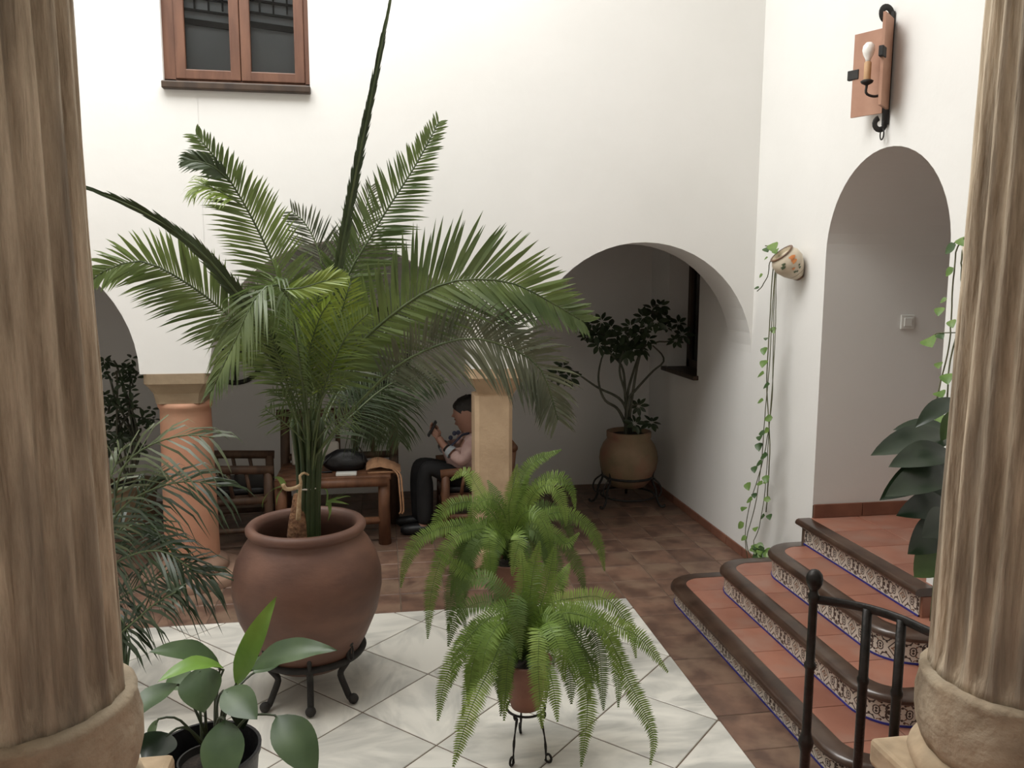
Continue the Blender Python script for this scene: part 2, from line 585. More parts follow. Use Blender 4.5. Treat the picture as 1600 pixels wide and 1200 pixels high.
# ceilings: patio roof with its opening, gallery ceiling
mb = MB()
x0, x1, y0, y1 = SKY
mb.box((LX - .2, -1.6, CEIL), (WX + .3, y0, CEIL + .15))
mb.box((LX - .2, y1, CEIL), (WX + .3, WY + WT, CEIL + .15))
mb.box((LX - .2, y0, CEIL), (x0, y1, CEIL + .15))
mb.box((x1, y0, CEIL), (WX + .3, y1, CEIL + .15))
struct(mb.build('ceiling', M['plaster'], smooth=False))
struct(MB().box((LX - .2, WY + WT, 2.75), (WX + .3, BY + .2, 2.95)).build('ceiling_gallery', M['beam'], smooth=False))

# floor: mortar bed with marble and clay tiles as its pieces
MX, MY = 1.562, 4.93
fl = struct(MB().box((LX - .1, 1.6, -.12), (WX + .25, BY + .15, -.004)).build('floor', M['grout_dark'], smooth=False))
struct(MB().bbox((LX, -1.4, .0), (WX + .01, 2.14, LAND), .015).build('floor_terrace', M['tread'], smooth=False))


def clip(poly, ax, val, keep_less):
    out = []
    n = len(poly)
    for i in range(n):
        a, b = poly[i], poly[(i + 1) % n]
        ia = (a[ax] <= val) == keep_less or abs(a[ax] - val) < 1e-9
        ib = (b[ax] <= val) == keep_less or abs(b[ax] - val) < 1e-9
        if ia:
            out.append(a)
        if ia != ib:
            t = (val - a[ax]) / (b[ax] - a[ax])
            out.append((a[0] + (b[0] - a[0]) * t, a[1] + (b[1] - a[1]) * t))
    return out


def clip_rect(poly, x0, x1, y0, y1):
    for ax, v, k in ((0, x0, False), (0, x1, True), (1, y0, False), (1, y1, True)):
        poly = clip(poly, ax, v, k)
        if len(poly) < 3:
            return []
    return poly


def area(p):
    return .5 * sum(p[i][0] * p[(i + 1) % len(p)][1] - p[(i + 1) % len(p)][0] * p[i][1] for i in range(len(p)))


def slab(poly, z0, z1, ch=.004):
    """tile with a small chamfer round its upper edge"""
    c = (sum(p[0] for p in poly) / len(poly), sum(p[1] for p in poly) / len(poly))
    mb = MB()
    n = len(poly)

    def sh(p, d):
        L = math.hypot(p[0] - c[0], p[1] - c[1])
        k = max(0, 1 - d / max(L, 1e-6))
        return (c[0] + (p[0] - c[0]) * k, c[1] + (p[1] - c[1]) * k)
    top = [sh(p, ch) for p in poly]
    vs = [(p[0], p[1], z0) for p in poly] + [(p[0], p[1], z1 - ch * .6) for p in poly] + [(p[0], p[1], z1) for p in top]
    fs = [tuple(range(2 * n, 3 * n))]
    for k in (0, 1):
        fs += [(k * n + i, k * n + (i + 1) % n, (k + 1) * n + (i + 1) % n, (k + 1) * n + i) for i in range(n)]
    return mb.add(vs, fs)


H = .335
g = .0035
full = None
for i in range(-14, 10):
    for j in range(-8, 10):
        if (i + j) % 2 == 0:
            continue
        cx, cy = .215 + i * H, 3.432 + j * H
        k = H - g * 1.4
        d = [(cx - k, cy), (cx, cy - k), (cx + k, cy), (cx, cy + k)]
        p = clip_rect(d, LX, MX, 2.14, MY)
        if len(p) < 3 or abs(area(p)) < .002:
            continue
        if len(p) == 4 and abs(area(p) - 2 * k * k) < 1e-4:
            if full is None:
                full = slab([(x - cx, y - cy) for x, y in d], -.012, 0).build('marble_tile', M['marble'], fl, smooth=False, o=(0, 0, 0))
                full.location = (cx, cy, 0)
            else:
                t = copy_part(full, fl, (cx, cy, 0), random.choice((0, PI / 2, PI, -PI / 2)))
        else:
            a, b = sum(q[0] for q in p) / len(p), sum(q[1] for q in p) / len(p)
            t = slab([(x - a, y - b) for x, y in p], -.012, 0).build('marble_tile', M['marble'], fl, smooth=False, o=(0, 0, 0))
            t.location = (a, b, 0)
S = .293
gg = .003
clay = None
for i in range(-18, 5):
    for j in range(-11, 11):
        x, y = MX + i * S, MY + j * S
        if j < 0 and (i < 0 or i > 1):
            continue
        x1_ = min(x + S, WX)
        y1_ = min(y + S, BY)
        if x1_ - x < .03 or y1_ - y < .03 or x < LX or y < 2.12:
            continue
        w, h = x1_ - x - 2 * gg, y1_ - y - 2 * gg
        if abs(w - (S - 2 * gg)) < 1e-6 and abs(h - (S - 2 * gg)) < 1e-6:
            if clay is None:
                clay = slab([(-w / 2, -h / 2), (w / 2, -h / 2), (w / 2, h / 2), (-w / 2, h / 2)], -.012, 0).build('clay_tile', M['clay_floor'], fl, smooth=False, o=(0, 0, 0))
                t = clay
            else:
                t = copy_part(clay, fl, (0, 0, 0), random.choice((0, PI / 2, PI, -PI / 2)))
        else:
            t = slab([(-w / 2, -h / 2), (w / 2, -h / 2), (w / 2, h / 2), (-w / 2, h / 2)], -.012, 0).build('clay_tile', M['clay_floor'], fl, smooth=False, o=(0, 0, 0))
        t.location = (x + gg + w / 2, y + gg + h / 2, random.uniform(-.0015, .001))

# terracotta skirting along the right wall and the passage wall
bb = struct(MB().box((WX - .006, 4.98, 0), (WX, BY, .066)).build('baseboard_right', M['grout_dark'], smooth=False))
y = 4.985
first = None
while y < BY - .02:
    L = min(.29, BY - y)
    p = MB().bbox((WX - .016, y, 0), (WX - .004, y + L - .004, .07), .003).build('skirting_tile', M['skirting'], bb, smooth=False)
    y += .293
bb = struct(MB().box((WX + .0, N1 - .006, LAND), (4.55, N1, LAND + .082)).build('baseboard_passage', M['grout_dark'], smooth=False))
x = WX + .004
while x < 4.5:
    MB().bbox((x, N1 - .016, LAND), (x + .33, N1 - .004, LAND + .088), .003).build('skirting_tile', M['skirting'], bb, smooth=False)
    x += .334

# upper casement window
wn = bpy.data.objects.new('window_1', None)
COL.objects.link(wn)
wn.location = (W1[0], WY, W1[2])
ORG[wn] = V(wn.location)
struct(wn)
FY = WY + .035
mb = MB()
mb.box((W1[0], FY, W1[2]), (W1[0] + .07, FY + .09, W1[3])).box((W1[1] - .03, FY, W1[2]), (W1[1], FY + .09, W1[3]))
mb.box((W1[0], FY, W1[3] - .05), (W1[1], FY + .09, W1[3])).box((W1[0], FY, W1[2]), (W1[1], FY + .09, W1[2] + .025))
mb.build('window_frame', M['wood_red'], wn, smooth=False)
mb = MB().bbox((W1[0] - .005, WY - .045, W1[2] - .045), (W1[1] + .005, FY + .05, W1[2] + .002), .008)
mb.build('window_sill', M['wood_dark'], wn, smooth=False)
xm = W1[0] + .07 + (W1[1] - .03 - W1[0] - .07) / 2
for (a, b) in ((W1[0] + .072, xm - .002), (xm + .002, W1[1] - .032)):
    z0, z1 = W1[2] + .027, W1[3] - .052
    fw = .062
    mb = MB()
    mb.bbox((a, FY - .012, z0), (a + fw, FY + .03, z1), .006).bbox((b - fw, FY - .012, z0), (b, FY + .03, z1), .006)
    mb.bbox((a, FY - .01, z0), (b, FY + .028, z0 + fw), .006).bbox((a, FY - .01, z1 - fw), (b, FY + .028, z1), .006)
    cs = mb.build('casement', M['wood_red'], wn, smooth=False)
    MB().box((a + fw, FY + .008, z0 + fw), (b - fw, FY + .012, z1 - fw)).build('pane', M['glass'], cs, smooth=False)
    # tilted dark bars behind the pane, imitating a railing reflected in the glass
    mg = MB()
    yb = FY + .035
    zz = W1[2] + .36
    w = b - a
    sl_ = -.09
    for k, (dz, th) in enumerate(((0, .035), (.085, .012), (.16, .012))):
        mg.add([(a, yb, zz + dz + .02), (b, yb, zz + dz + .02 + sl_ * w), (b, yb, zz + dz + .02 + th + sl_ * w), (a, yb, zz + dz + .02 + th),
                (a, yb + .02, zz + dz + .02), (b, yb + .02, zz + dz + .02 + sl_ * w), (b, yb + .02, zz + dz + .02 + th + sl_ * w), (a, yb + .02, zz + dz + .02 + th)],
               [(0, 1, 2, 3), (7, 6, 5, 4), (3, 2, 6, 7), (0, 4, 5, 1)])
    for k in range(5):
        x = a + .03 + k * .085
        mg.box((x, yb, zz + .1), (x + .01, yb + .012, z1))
    mg.build('reflection_bars', M['iron_matt'], cs, smooth=False)
MB().box((W1[0], FY + .06, W1[2]), (W1[1], FY + .08, W1[3])).build('reflection_panel', M['reflection_grey'], wn, smooth=False)  # added grey panel, stands in for the grey mirrored in the panes

# gallery window in the right wall
wn = bpy.data.objects.new('window_2', None)
COL.objects.link(wn)
wn.location = (WX, G0, GZ0)
ORG[wn] = V(wn.location)
struct(wn)
mb = MB()
X = WX + .19
mb.box((X, G0, GZ0), (X + .06, G0 + .07, GZ1)).box((X, G1 - .07, GZ0), (X + .06, G1, GZ1)).box((X, G0, GZ0), (X + .06, G1, GZ0 + .07)).box((X, G0, GZ1 - .07), (X + .06, G1, GZ1)).box((X, (G0 + G1) / 2 - .04, GZ0), (X + .06, (G0 + G1) / 2 + .04, GZ1))
mb.build('window_frame', M['wood_dark'], wn, smooth=False)
MB().box((X + .025, G0 + .07, GZ0 + .07), (X + .03, (G0 + G1) / 2 - .04, GZ1 - .07)).build('pane', M['glass'], wn, smooth=False)
MB().box((X + .025, (G0 + G1) / 2 + .04, GZ0 + .07), (X + .03, G1 - .07, GZ1 - .07)).build('pane', M['glass'], wn, smooth=False)
MB().box((X + .09, G0, GZ0), (X + .1, G1, GZ1)).build('shutter', M['wood_dark'], wn, smooth=False)
MB().bbox((WX - .05, G0 - .04, GZ0 - .035), (X + .01, G1 + .04, GZ0 + .004), .008).build('window_sill', M['wood_dark'], wn, smooth=False)

# ------------------------------------------------------------------ staircase
stairs = thing('staircase', 'four broad rounded steps of red terracotta with patterned tile risers below the white archway', 'stairs', (WX, 4.0, 0))
HT = [0, .125, .275, .43, LAND]
STEP = [(1.852, 2.80, 4.96), (2.112, 3.04, 4.79), (2.345, 3.29, 4.62)]
TW = .14


def u_path(x0, yn, yf, r, xe, seg=.02):
    """from the wall at the far end, round the front, to the wall at the near end"""
    pts = [V((xe, yf, 0)), V((x0 + r, yf, 0))]
    pts += [V((x0 + r - r * math.sin(a), yf - r + r * math.cos(a), 0)) for a in [PI / 2 * k / 10 for k in range(1, 11)]]
    pts += [V((x0, yn + r, 0))]
    pts += [V((x0 + r - r * math.cos(a), yn + r - r * math.sin(a), 0)) for a in [PI / 2 * k / 10 for k in range(1, 11)]]
    pts += [V((xe, yn, 0))]
    return pts


def offset_path(pts, d):
    """shift to the left-hand normal (outwards) by d"""
    out = []
    for i, p in enumerate(pts):
        t = (pts[min(i + 1, len(pts) - 1)] - pts[max(i - 1, 0)]).normalized()
        n = V((t.y, -t.x, 0))
        out.append(p + n * d)
    return out


def along(pts, n_d):
    L = [0]
    for a, b in zip(pts[:-1], pts[1:]):
        L.append(L[-1] + (b - a).length)

    def f(d):
        d = min(max(d, 0), L[-1])
        for i in range(len(pts) - 1):
            if L[i + 1] >= d:
                return pts[i].lerp(pts[i + 1], (d - L[i]) / max(1e-9, L[i + 1] - L[i]))
        return pts[-1]
    return f, L[-1]


NOSE = [(-.065, .0), (.012, .0), (.026, -.006), (.034, -.018), (.034, -.030), (.026, -.038), (.010, -.043), (-.065, -.043)]


def nosing(path, ztop, parent):
    rows = []
    for (d, z) in NOSE:
        # offset outwards is to the right of travel here
        rows.append([p + V((0, 0, ztop + z)) for p in offset_path(path, d * OUT)])
    mb = MB()
    k = len(rows)
    n = len(path)
    vs = [p for r in rows for p in r]
    fs = []
    for i in range(k):
        for j in range(n - 1):
            fs.append((i * n + j, i * n + j + 1, ((i + 1) % k) * n + j + 1, ((i + 1) % k) * n + j))
    fs.append(tuple(i * n for i in range(k)))
    fs.append(tuple(i * n + n - 1 for i in range(k))[::-1])
    mb.add(vs, fs)
    return mb.build('nosing', M['nosing'], parent, smooth=True, sharp=50)


# travelling far wall -> front -> near wall the outside lies to the right hand; normal (t.y,-t.x) is the right hand
OUT = 1.0


def riser_tiles(path, z0, z1, parent, start=0.0):
    f, L = along(path, None)
    mb = MB()
    k = 0
    d = start
    while d < L - .01:
        e = min(d + TW, L)
        m = 5
        q = [f(d + .001 + (e - d - .002) * i / (m - 1)) for i in range(m)]
        qo = offset_path(q, .006)
        t = MB()
        vs = []
        for p, po in zip(q, qo):
            vs += [V((p.x, p.y, z0)), V((po.x, po.y, z0)), V((po.x, po.y, z1)), V((p.x, p.y, z1))]
        fs, uv = [], []
        frac = (e - d) / TW
        for i in range(m - 1):
            a, b = 4 * i, 4 * (i + 1)
            for (s0, s1, v0, v1) in ((1, 2, 0, 1), (2, 3, 1, 1), (0, 1, 0, 0)):
                fs.append((a + s0, b + s0, b + s1, a + s1))
                u0, u1 = k % 2 + frac * i / (m - 1), k % 2 + frac * (i + 1) / (m - 1)
                uv += [(u0, v0), (u1, v0), (u1, v1), (u0, v1)]
        for c in (0, 4 * (m - 1)):
            fs.append((c, c + 1, c + 2, c + 3))
            uv += [(k % 2, .01)] * 4
        t.v, t.f, t.uv = vs, fs, uv
        t.build('riser_tile', M['azulejo'], parent, smooth=False)
        d = e
        k += 1
    # blue strip at the foot of the riser
    a, b = offset_path(path, .0), offset_path(path, .010)
    n = len(path)
    t = MB().add([p + V((0, 0, z0 - .009)) for p in a] + [p + V((0, 0, z0 - .009)) for p in b] + [p + V((0, 0, z0)) for p in b] + [p + V((0, 0, z0)) for p in a],
                 [(r * n + j, r * n + j + 1, (r + 1) * n + j + 1, (r + 1) * n + j) for r in range(3) for j in range(n - 1)])
    t.build('blue_strip', M['blue'], parent, smooth=False)


for s, (xf, yn, yf) in enumerate(STEP):
    path = u_path(xf, yn, yf, .20, WX - .001)
    z0, z1 = HT[s], HT[s + 1]
    core = offset_path(path, -.004)
    poly = [(p.x, p.y) for p in core]
    if area(poly) < 0:
        poly = poly[::-1]
    st = MB().prism(poly, 0 if s == 0 else z0 - .01, z1 - .012).build('step', M['grout_dark'], stairs, smooth=False)
    nosing(path, z1, st)
    riser_tiles(path, z0 + .009, z1 - .042, st)
    # tread tiles, cut to the rounded outline inside the nosing
    inner = [(p.x, p.y) for p in offset_path(path, -.065)]
    if area(inner) < 0:
        inner = inner[::-1]
    xs = [xf + .065, xf + .37, xf + .655, xf + .94]
    y = yf - .065
    first = True
    while y > yn + .08:
        y2 = y - (.21 if first else .285)
        first = False
        for a, b in zip(xs[:-1], xs[1:]):
            p = clip_rect(inner, a + .002, min(b, WX) - .002, y2 + .002, y - .002)
            if len(p) >= 3 and abs(area(p)) > .0015:
                slab(p, z1 - .014, z1 - .001, .003).build('tread_tile', M['tread'], st, smooth=False)
        y = y2
# landing, its straight nosing and riser
LA = 2.612
st = MB().box((LA + .004, N0 - .06, HT[3] - .01), (4.55, N1 + .0, LAND - .012)).build('step', M['grout_dark'], stairs, smooth=False)
path = [V((LA, N1 - .05, 0)), V((LA, N0 - .06, 0))]
riser_tiles(path, HT[3] + .009, LAND - .042, st, 0)
path = [V((LA - .012, N1 - .0, 0)), V((LA - .012, N0 - .08, 0))]
nosing(path, LAND, st)
for yy in (N1 - .05, N0 - .075):
    MB().box((LA, yy, HT[3]), (WX, yy + .015, LAND - .048)).build('end_tile', M['skirting'], st, smooth=False)
xs = [LA + .055, 2.99, 3.29, 3.59, 3.89, 4.19, 4.5]
ys = [N0 - .05, 3.78, 4.065, 4.35, N1]
for a, b in zip(xs[:-1], xs[1:]):
    for c, d in zip(ys[:-1], ys[1:]):
        slab([(a + .002, c + .002), (b - .002, c + .002), (b - .002, d - .002), (a + .002, d - .002)], LAND - .014, LAND - .001, .003).build('tread_tile', M['tread'], st, smooth=False)

# ------------------------------------------------------------------ columns
FL = 20


def flute(depth, z0, z1):
    def f(a, z, r):
        k = (a * FL / (2 * PI)) % 1.0
        groove = -depth * math.sin(PI * min(1, max(0, (k - .12) / .76))) ** .7 if .12 < k < .88 else 0
        fade = min(1, max(0, (z - z0) / .07))
        nz = .006 * mnoise.noise(V((math.cos(a) * 3 * 1.2, math.sin(a) * 3 * 1.2, z * 1.6))) + .0022 * mnoise.noise(V((math.cos(a) * 16, math.sin(a) * 16, z * 7)))
        return groove * fade + nz
    return f


def rough(amp, s=6.0, oz=0.0):
    def f(a, z, r):
        return amp * mnoise.noise(V((math.cos(a) * s * .3, math.sin(a) * s * .3, z * s + oz))) + amp * .5 * mnoise.noise(V((math.cos(a) * s, math.sin(a) * s, z * s * 2.5 + oz)))
    return f


def near_column(x, y, label, oz, pz=.94):
    c = V((x, y, LAND))
    t = thing('stone_column', label, 'column', c)
    R = .183
    MB().bbox((x - .20, y - .20, LAND), (x + .20, y + .20, pz - .0), .02).build('pedestal', M['stone_base'], t, smooth=False)
    MB().bbox((x - .218, y - .218, pz), (x + .218, y + .218, pz + .075), .014).build('plinth', M['stone_base'], t, smooth=False)
    prof = [(.19, pz + .075), (.204, pz + .083), (.215, pz + .105), (.208, pz + .128), (.196, pz + .138), (.19, pz + .146)]
    MB().lathe(prof, (x, y, 0), 64, mod=rough(.006, 5, oz)).build('torus', M['stone_base'], t)
    z = pz + .146
    prof = [(.185, z), (.197, z + .03), (.205, z + .08), (.206, z + .13), (.199, z + .175), (.202, z + .187), (.190, z + .198)]
    MB().lathe(prof, (x, y, 0), 80, mod=rough(.007, 6, oz + 4)).build('collar', M['collar'], t)
    z += .19
    top = 4.4
    zz = [z + (top - z) * (i / 60) ** 1.15 for i in range(61)]
    prof = [(R - .022 * min(1, (q - z) / 1.6), q) for q in zz]
    MB().lathe(prof, (x, y, 0), FL * 10, mod=flute(.020, z, top)).build('shaft', M['stone'], t)
    return t


near_column(-.700, 1.62, 'fluted weathered stone column close by at the left edge', 0.0)
near_column(1.478, 1.62, 'fluted weathered stone column close by at the right edge, beside the iron railing', 3.7, .815)

# pink round column of the arcade
PX, PY = -1.325, WY + WT / 2
t = thing('round_column', 'round pink marble column with buff capital carrying the arcade', 'column', (PX, PY, 0))
MB().lathe([(.36, 0), (.36, .05), (.345, .06), (.235, .065), (.24, .10), (.225, .13), (.195, .145), (.185, .16)], (PX, PY, 0), 40).build('base', M['stone_dark'], t, sharp=60)
MB().lathe([(.182, .15), (.178, .35), (.172, .8), (.165, 1.15), (.164, 1.20), (.175, 1.215), (.178, 1.235), (.168, 1.25)], (PX, PY, 0), 40).build('shaft', M['pink'], t, sharp=60)


def capital(x0, x1, zt, zb, inset, parent, mat, y0=WY - .005, y1=WY + WT + .005):
    zl = zt - .068
    lv = [(0, zt), (0, zl), (.018, zl - .022), (.045, zl - .07), (inset, zb + .012), (inset, zb)]
    mb = MB()
    rows = []
    for d, z in lv:
        c = .03
        a, b, e, g_ = x0 + d, x1 - d, y0 + d * .9, y1 - d * .9
        rows.append([V((a + c, e, z)), V((b - c, e, z)), V((b, e + c, z)), V((b, g_ - c, z)), V((b - c, g_, z)), V((a + c, g_, z)), V((a, g_ - c, z)), V((a, e + c, z))])
    n = 8
    vs = [p for r in rows for p in r]
    fs = [(i * n + j, i * n + (j + 1) % n, (i + 1) * n + (j + 1) % n, (i + 1) * n + j) for i in range(len(rows) - 1) for j in range(n)]
    fs += [tuple(range(n)), tuple((len(rows) - 1) * n + j for j in range(n))[::-1]]
    return mb.add(vs, fs).build('capital', mat, parent, smooth=False)


capital(-1.54, -1.125, SPR, 1.25, .055, t, M['sand_dark'])
# square pier
QX = .785
t = thing('square_pier', 'square buff sandstone pier with flared capital in the middle of the arcade', 'column', (QX, PY, 0))
capital(.605, 1.005, SPR, 1.255, .075, t, M['sand'])
a, c = .135, .028
y0, y1 = WY + .055, WY + WT - .055
poly = [(QX - a + c, y0), (QX + a - c, y0), (QX + a, y0 + c), (QX + a, y1 - c), (QX + a - c, y1), (QX - a + c, y1), (QX - a, y1 - c), (QX - a, y0 + c)]
MB().prism(poly, .12, 1.256).build('shaft', M['sand'], t, smooth=False)
MB().bbox((QX - a - .03, y0 - .03, 0), (QX + a + .03, y1 + .03, .13), .015).build('base', M['sand'], t, smooth=False)
# ------------------------------------------------------------------ foliage makers
def rnd(a, b):
    return random.uniform(a, b)


def rachis_frond(parent, pts, mat, L=.24, n=60, nrm=(0, -1, .15), sweep=.75, droop=.12, start=.22, r0=.009, wid=.011, close=0.0, lift=.15,
                 name='frond', rmat=None, both=(1, 1), tipL=.35, jit=.12, group=4):
    """pinnate palm frond: a tapering rachis with rows of narrow folded leaflets"""
    if name == 'frond' and parent.name.startswith('date'):
        jit *= .6
        L, n, wid, sweep = L * 1.25, int(n * 1.3), wid * 1.08, sweep - (.12 if sweep > 1.2 else .30)
    K = 48
    P = cat_rom(pts, K)
    mb = MB().tube(P[::2] if K % 2 == 0 else P, [r0 * (1 - .8 * i / (K // 2)) + .0012 for i in range(K // 2 + 1)], 6)
    fr = mb.build(name, rmat or M['rachis'], parent)
    lf = MB()
    nrm = V(nrm).normalized()
    for i in range(n):
        u = start + (1 - start) * (i + .5) / n
        s = u * K
        k = min(int(s), K - 1)
        p = P[k].lerp(P[k + 1], s - k)
        t = (P[min(k + 2, K)] - P[max(k - 1, 0)]).normalized()
        side = t.cross(nrm)
        if side.length < .1:
            side = t.cross(V((1, 0, .2)))
        side.normalize()
        fn = side.cross(t).normalized()
        w_ = (u - start) / (1 - start)
        ll = L * (math.sin(PI * min(1, .16 + .62 * w_)) ** .8) * (1 - (1 - tipL) * max(0, (w_ - .55) / .45))
        for sg, on in ((1, both[0]), (-1, both[1])):
            if not on:
                continue
            l = ll * rnd(.85, 1.1) * on
            sw = sweep + .42 * w_ + rnd(-jit, jit) + close
            d = (side * sg * math.cos(sw) + t * math.sin(sw) + fn * (lift + rnd(-jit, jit))).normalized()
            b = t.cross(d)
            if b.length < .05:
                b = fn
            wv = (d.cross(fn)).normalized()
            wv = (wv + fn * rnd(-.5, .5)).normalized()
            ww = wid * rnd(.8, 1.15)
            a0, a1, a2 = p, p + d * l * .4 + V((0, 0, -droop * l * .12)), p + d * l * .75 + V((0, 0, -droop * l * .45))
            a3 = p + d * l + V((0, 0, -droop * l))
            lf.add([a0 + wv * ww * .25, a0 - wv * ww * .25, a1 + wv * ww * .5, a1 - wv * ww * .5, a2 + wv * ww * .33, a2 - wv * ww * .33, a3],
                   [(0, 1, 3, 2), (2, 3, 5, 4), (4, 5, 6)])
    stuff(lf.build('leaflets', mat, fr))
    return fr


def fern_frond(parent, pts, mat, W=.050, nrm=None, n=None):
    """sword-fern frond: thin midrib with close-set short pinnae"""
    K = 36
    P = cat_rom(pts, K)
    Ln = sum((b - a).length for a, b in zip(P[:-1], P[1:]))
    fr = MB().tube(P[::2], [.0026 * (1 - .7 * i / 18) for i in range(19)], 5).build('frond', M['fern_dark'], parent)
    n = n or max(14, int(Ln / .0108))
    lf = MB()
    ax = (P[-1] - P[0])
    if nrm is None:
        nrm = V((0, -1, .55))
    nrm = V(nrm).normalized()
    for i in range(n):
        u = .10 + .9 * (i + .5) / n
        s = u * K
        k = min(int(s), K - 1)
        p = P[k].lerp(P[k + 1], s - k)
        t = (P[min(k + 2, K)] - P[max(k - 1, 0)]).normalized()
        side = t.cross(nrm)
        if side.length < .15:
            side = t.cross(V((1, 0, .3)))
        side.normalize()
        fn = side.cross(t).normalized()
        l = W * min(1, .35 + 3.2 * (u - .08)) * min(1, 3.6 * (1.03 - u)) * rnd(.88, 1.08)
        for sg in (1, -1):
            d = (side * sg * .97 + t * .22 + fn * rnd(-.12, .2)).normalized()
            w = t * .0043
            q = p + d * l * .55
            e = p + d * l + V((0, 0, -.004))
            lf.add([p - w * .7, p + w * .9, q + w * 1.05, q - w * .75, e + w * .2], [(0, 1, 2, 3), (3, 2, 4)])
    stuff(lf.build('pinnae', mat, fr))
    return fr


def leaf_mesh(mb, base, tip, width, nrm, sag=.0, fold=.18, wave=0.0, peak=.42, n=9, sharp=1.0):
    """broad leaf from base to tip with a folded midrib; nrm is the upper face"""
    base, tip, nrm = V(base), V(tip), V(nrm).normalized()
    ax = tip - base
    L = ax.length
    t = ax.normalized()
    nrm = (nrm - t * nrm.dot(t)).normalized()
    side = t.cross(nrm).normalized()
    rows = []
    for i in range(n + 1):
        u = i / n
        c = base + ax * u + nrm * (sag * L * 4 * u * (1 - u))
        if u < peak:
            w = math.sin(PI / 2 * u / peak) ** .75
        else:
            w = math.cos(PI / 2 * (u - peak) / (1 - peak)) ** (.85 * sharp)
        w *= width / 2
        wv = wave * L * math.sin(u * 17)
        rows.append([c + side * w + nrm * (fold * w + wv), c + side * w * .5 + nrm * fold * w * .42, c,
                     c - side * w * .5 + nrm * fold * w * .42, c - side * w + nrm * (fold * w - wv)])
    mb.grid(rows)
    return mb


def terracotta_pot(parent, c, r0, r1, h, mat, rim=.02, soil=True, soil_drop=.03):
    x, y, z = c
    prof = [(r0 * .96, z), (r0, z + .004), (r1 * .97, z + h - rim * 1.4), (r1 * 1.04, z + h - rim * 1.3), (r1 * 1.07, z + h - .004), (r1 * 1.02, z + h),
            (r1 * .92, z + h - .004), (r1 * .88, z + h - .06)]
    MB().lathe(prof, (x, y, 0), 32).build('pot', mat, parent, sharp=50)
    if soil:
        mb = MB()
        rows = [[V((x, y, z + h - soil_drop + .012))] * 20]
        MB().lathe([(.001, z + h - soil_drop + .012), (r1 * .5, z + h - soil_drop + .006), (r1 * .93, z + h - soil_drop)], (x, y, 0), 20, caps=False).build('soil', M['soil'], parent)


# ------------------------------------------------------------------ big jar with the date palm
BX, BYY = -.385, 4.06
jar = thing('palm_jar', 'big round brown terracotta jar holding the tall palm', 'jar', (BX, BYY, 0))
prof = [(.175, .165), (.20, .155), (.235, .19), (.29, .29), (.345, .42), (.368, .54), (.366, .62), (.345, .70), (.31, .765), (.285, .80), (.272, .818), (.272, .826),
        (.285, .832), (.294, .846), (.294, .862), (.282, .876), (.262, .878), (.248, .868), (.238, .84), (.25, .79), (.30, .70), (.31, .66)]
MB().lathe(prof, (BX, BYY, 0), 72).build('body', M['pot_clay'], jar)
MB().lathe([(.001, .69), (.12, .695), (.29, .68)], (BX, BYY, 0), 28, caps=False).build('soil', M['soil'], jar)
stand = thing('jar_stand', 'black iron stand with rings under the big brown jar', 'plant stand', (BX, BYY, 0))
ringp = [V((BX + .262 * math.cos(a), BYY + .262 * math.sin(a), .215)) for a in [2 * PI * k / 48 for k in range(49)]]
MB().tube(ringp, .015, 8, caps=False, flat=1.5).build('ring', M['iron_matt'], stand)
for ang in (-43, -86, -132, 20, 95):
    a = math.radians(ang if ang != 20 else 70)
    dx, dy = math.cos(a), math.sin(a)
    pts = [(BX + dx * r, BYY + dy * r, z) for r, z in ((.27, .30), (.272, .25), (.268, .215), (.22, .15), (.215, .12), (.245, .07), (.272, .028), (.29, .018), (.305, .03))]
    if ang == 20:
        continue
    leg = MB().tube(cat_rom(pts, 18), [.011 if k < 5 else .016 for k in range(19)], 8)
    leg.ball((BX + dx * .30, BYY + dy * .30, .026), .026, 10, 8)
    lg = leg.build('leg', M['iron_matt'], stand)
    if ang in (-43, -132):
        c = V((BX + dx * .285, BYY + dy * .285, .265))
        rp = [c + V((0, .008 * math.sin(b), 0)) + V((dx * .02, dy * .02, 0)) * (1 + math.cos(b)) * .5 + V((0, 0, .032 * math.sin(b))) for b in [2 * PI * k / 16 for k in range(17)]]
        MB().tube(rp, .005, 6, caps=False).build('hanging_ring', M['iron_matt'], lg)
        MB().ball(c + V((0, 0, .045)), .018, 10, 7).build('knob', M['iron_matt'], lg)

palm = thing('date_palm', 'tall date palm with long arching feathery fronds growing from the big jar', 'palm', (BX, BYY, .80))
PB = V((BX, BYY, .80))
tr = MB()
tr.lathe([(.05, .69), (.058, .82), (.058, .90), (.05, .99), (.035, 1.06), (.012, 1.12)], (BX, BYY, 0), 14, mod=rough(.012, 30))
for k in range(12):
    a = k * 2.4
    q = V((math.cos(a), math.sin(a), 0))
    tr.tube(cat_rom([V((BX, BYY, .70)) + q * .05, V((BX + .012, BYY, .95)) + q * .045, V((BX + .02, BYY, 1.15)) + q * .05, V((BX + .02, BYY, 1.40)) + q * .075], 10), [.019 - .0009 * j for j in range(11)], 7)
trunk = tr.build('trunk', M['palm_dark'], palm)
fb = MB()
fb.lathe([(.05, .69), (.055, .82), (.045, .90), (.03, .97), (.02, 1.03)], (BX - .035, BYY - .03, 0), 12, mod=rough(.02, 40))
fb.build('fibre', M['fibre'], trunk)
tie = [V((BX + .012 + .055 * math.cos(a), BYY + .055 * math.sin(a), 1.055)) for a in [2 * PI * k / 20 for k in range(21)]]
MB().tube(tie, .004, 6, caps=False).build('tie', M['white'], trunk)


def fp(lst):
    """base of the crown, then photo points (x, y) at their own depth"""
    return [PB + V((rnd(-.02, .02), rnd(-.02, .02), .0))] + [at(x, y, Y) for x, y, Y in lst]


C0 = BYY
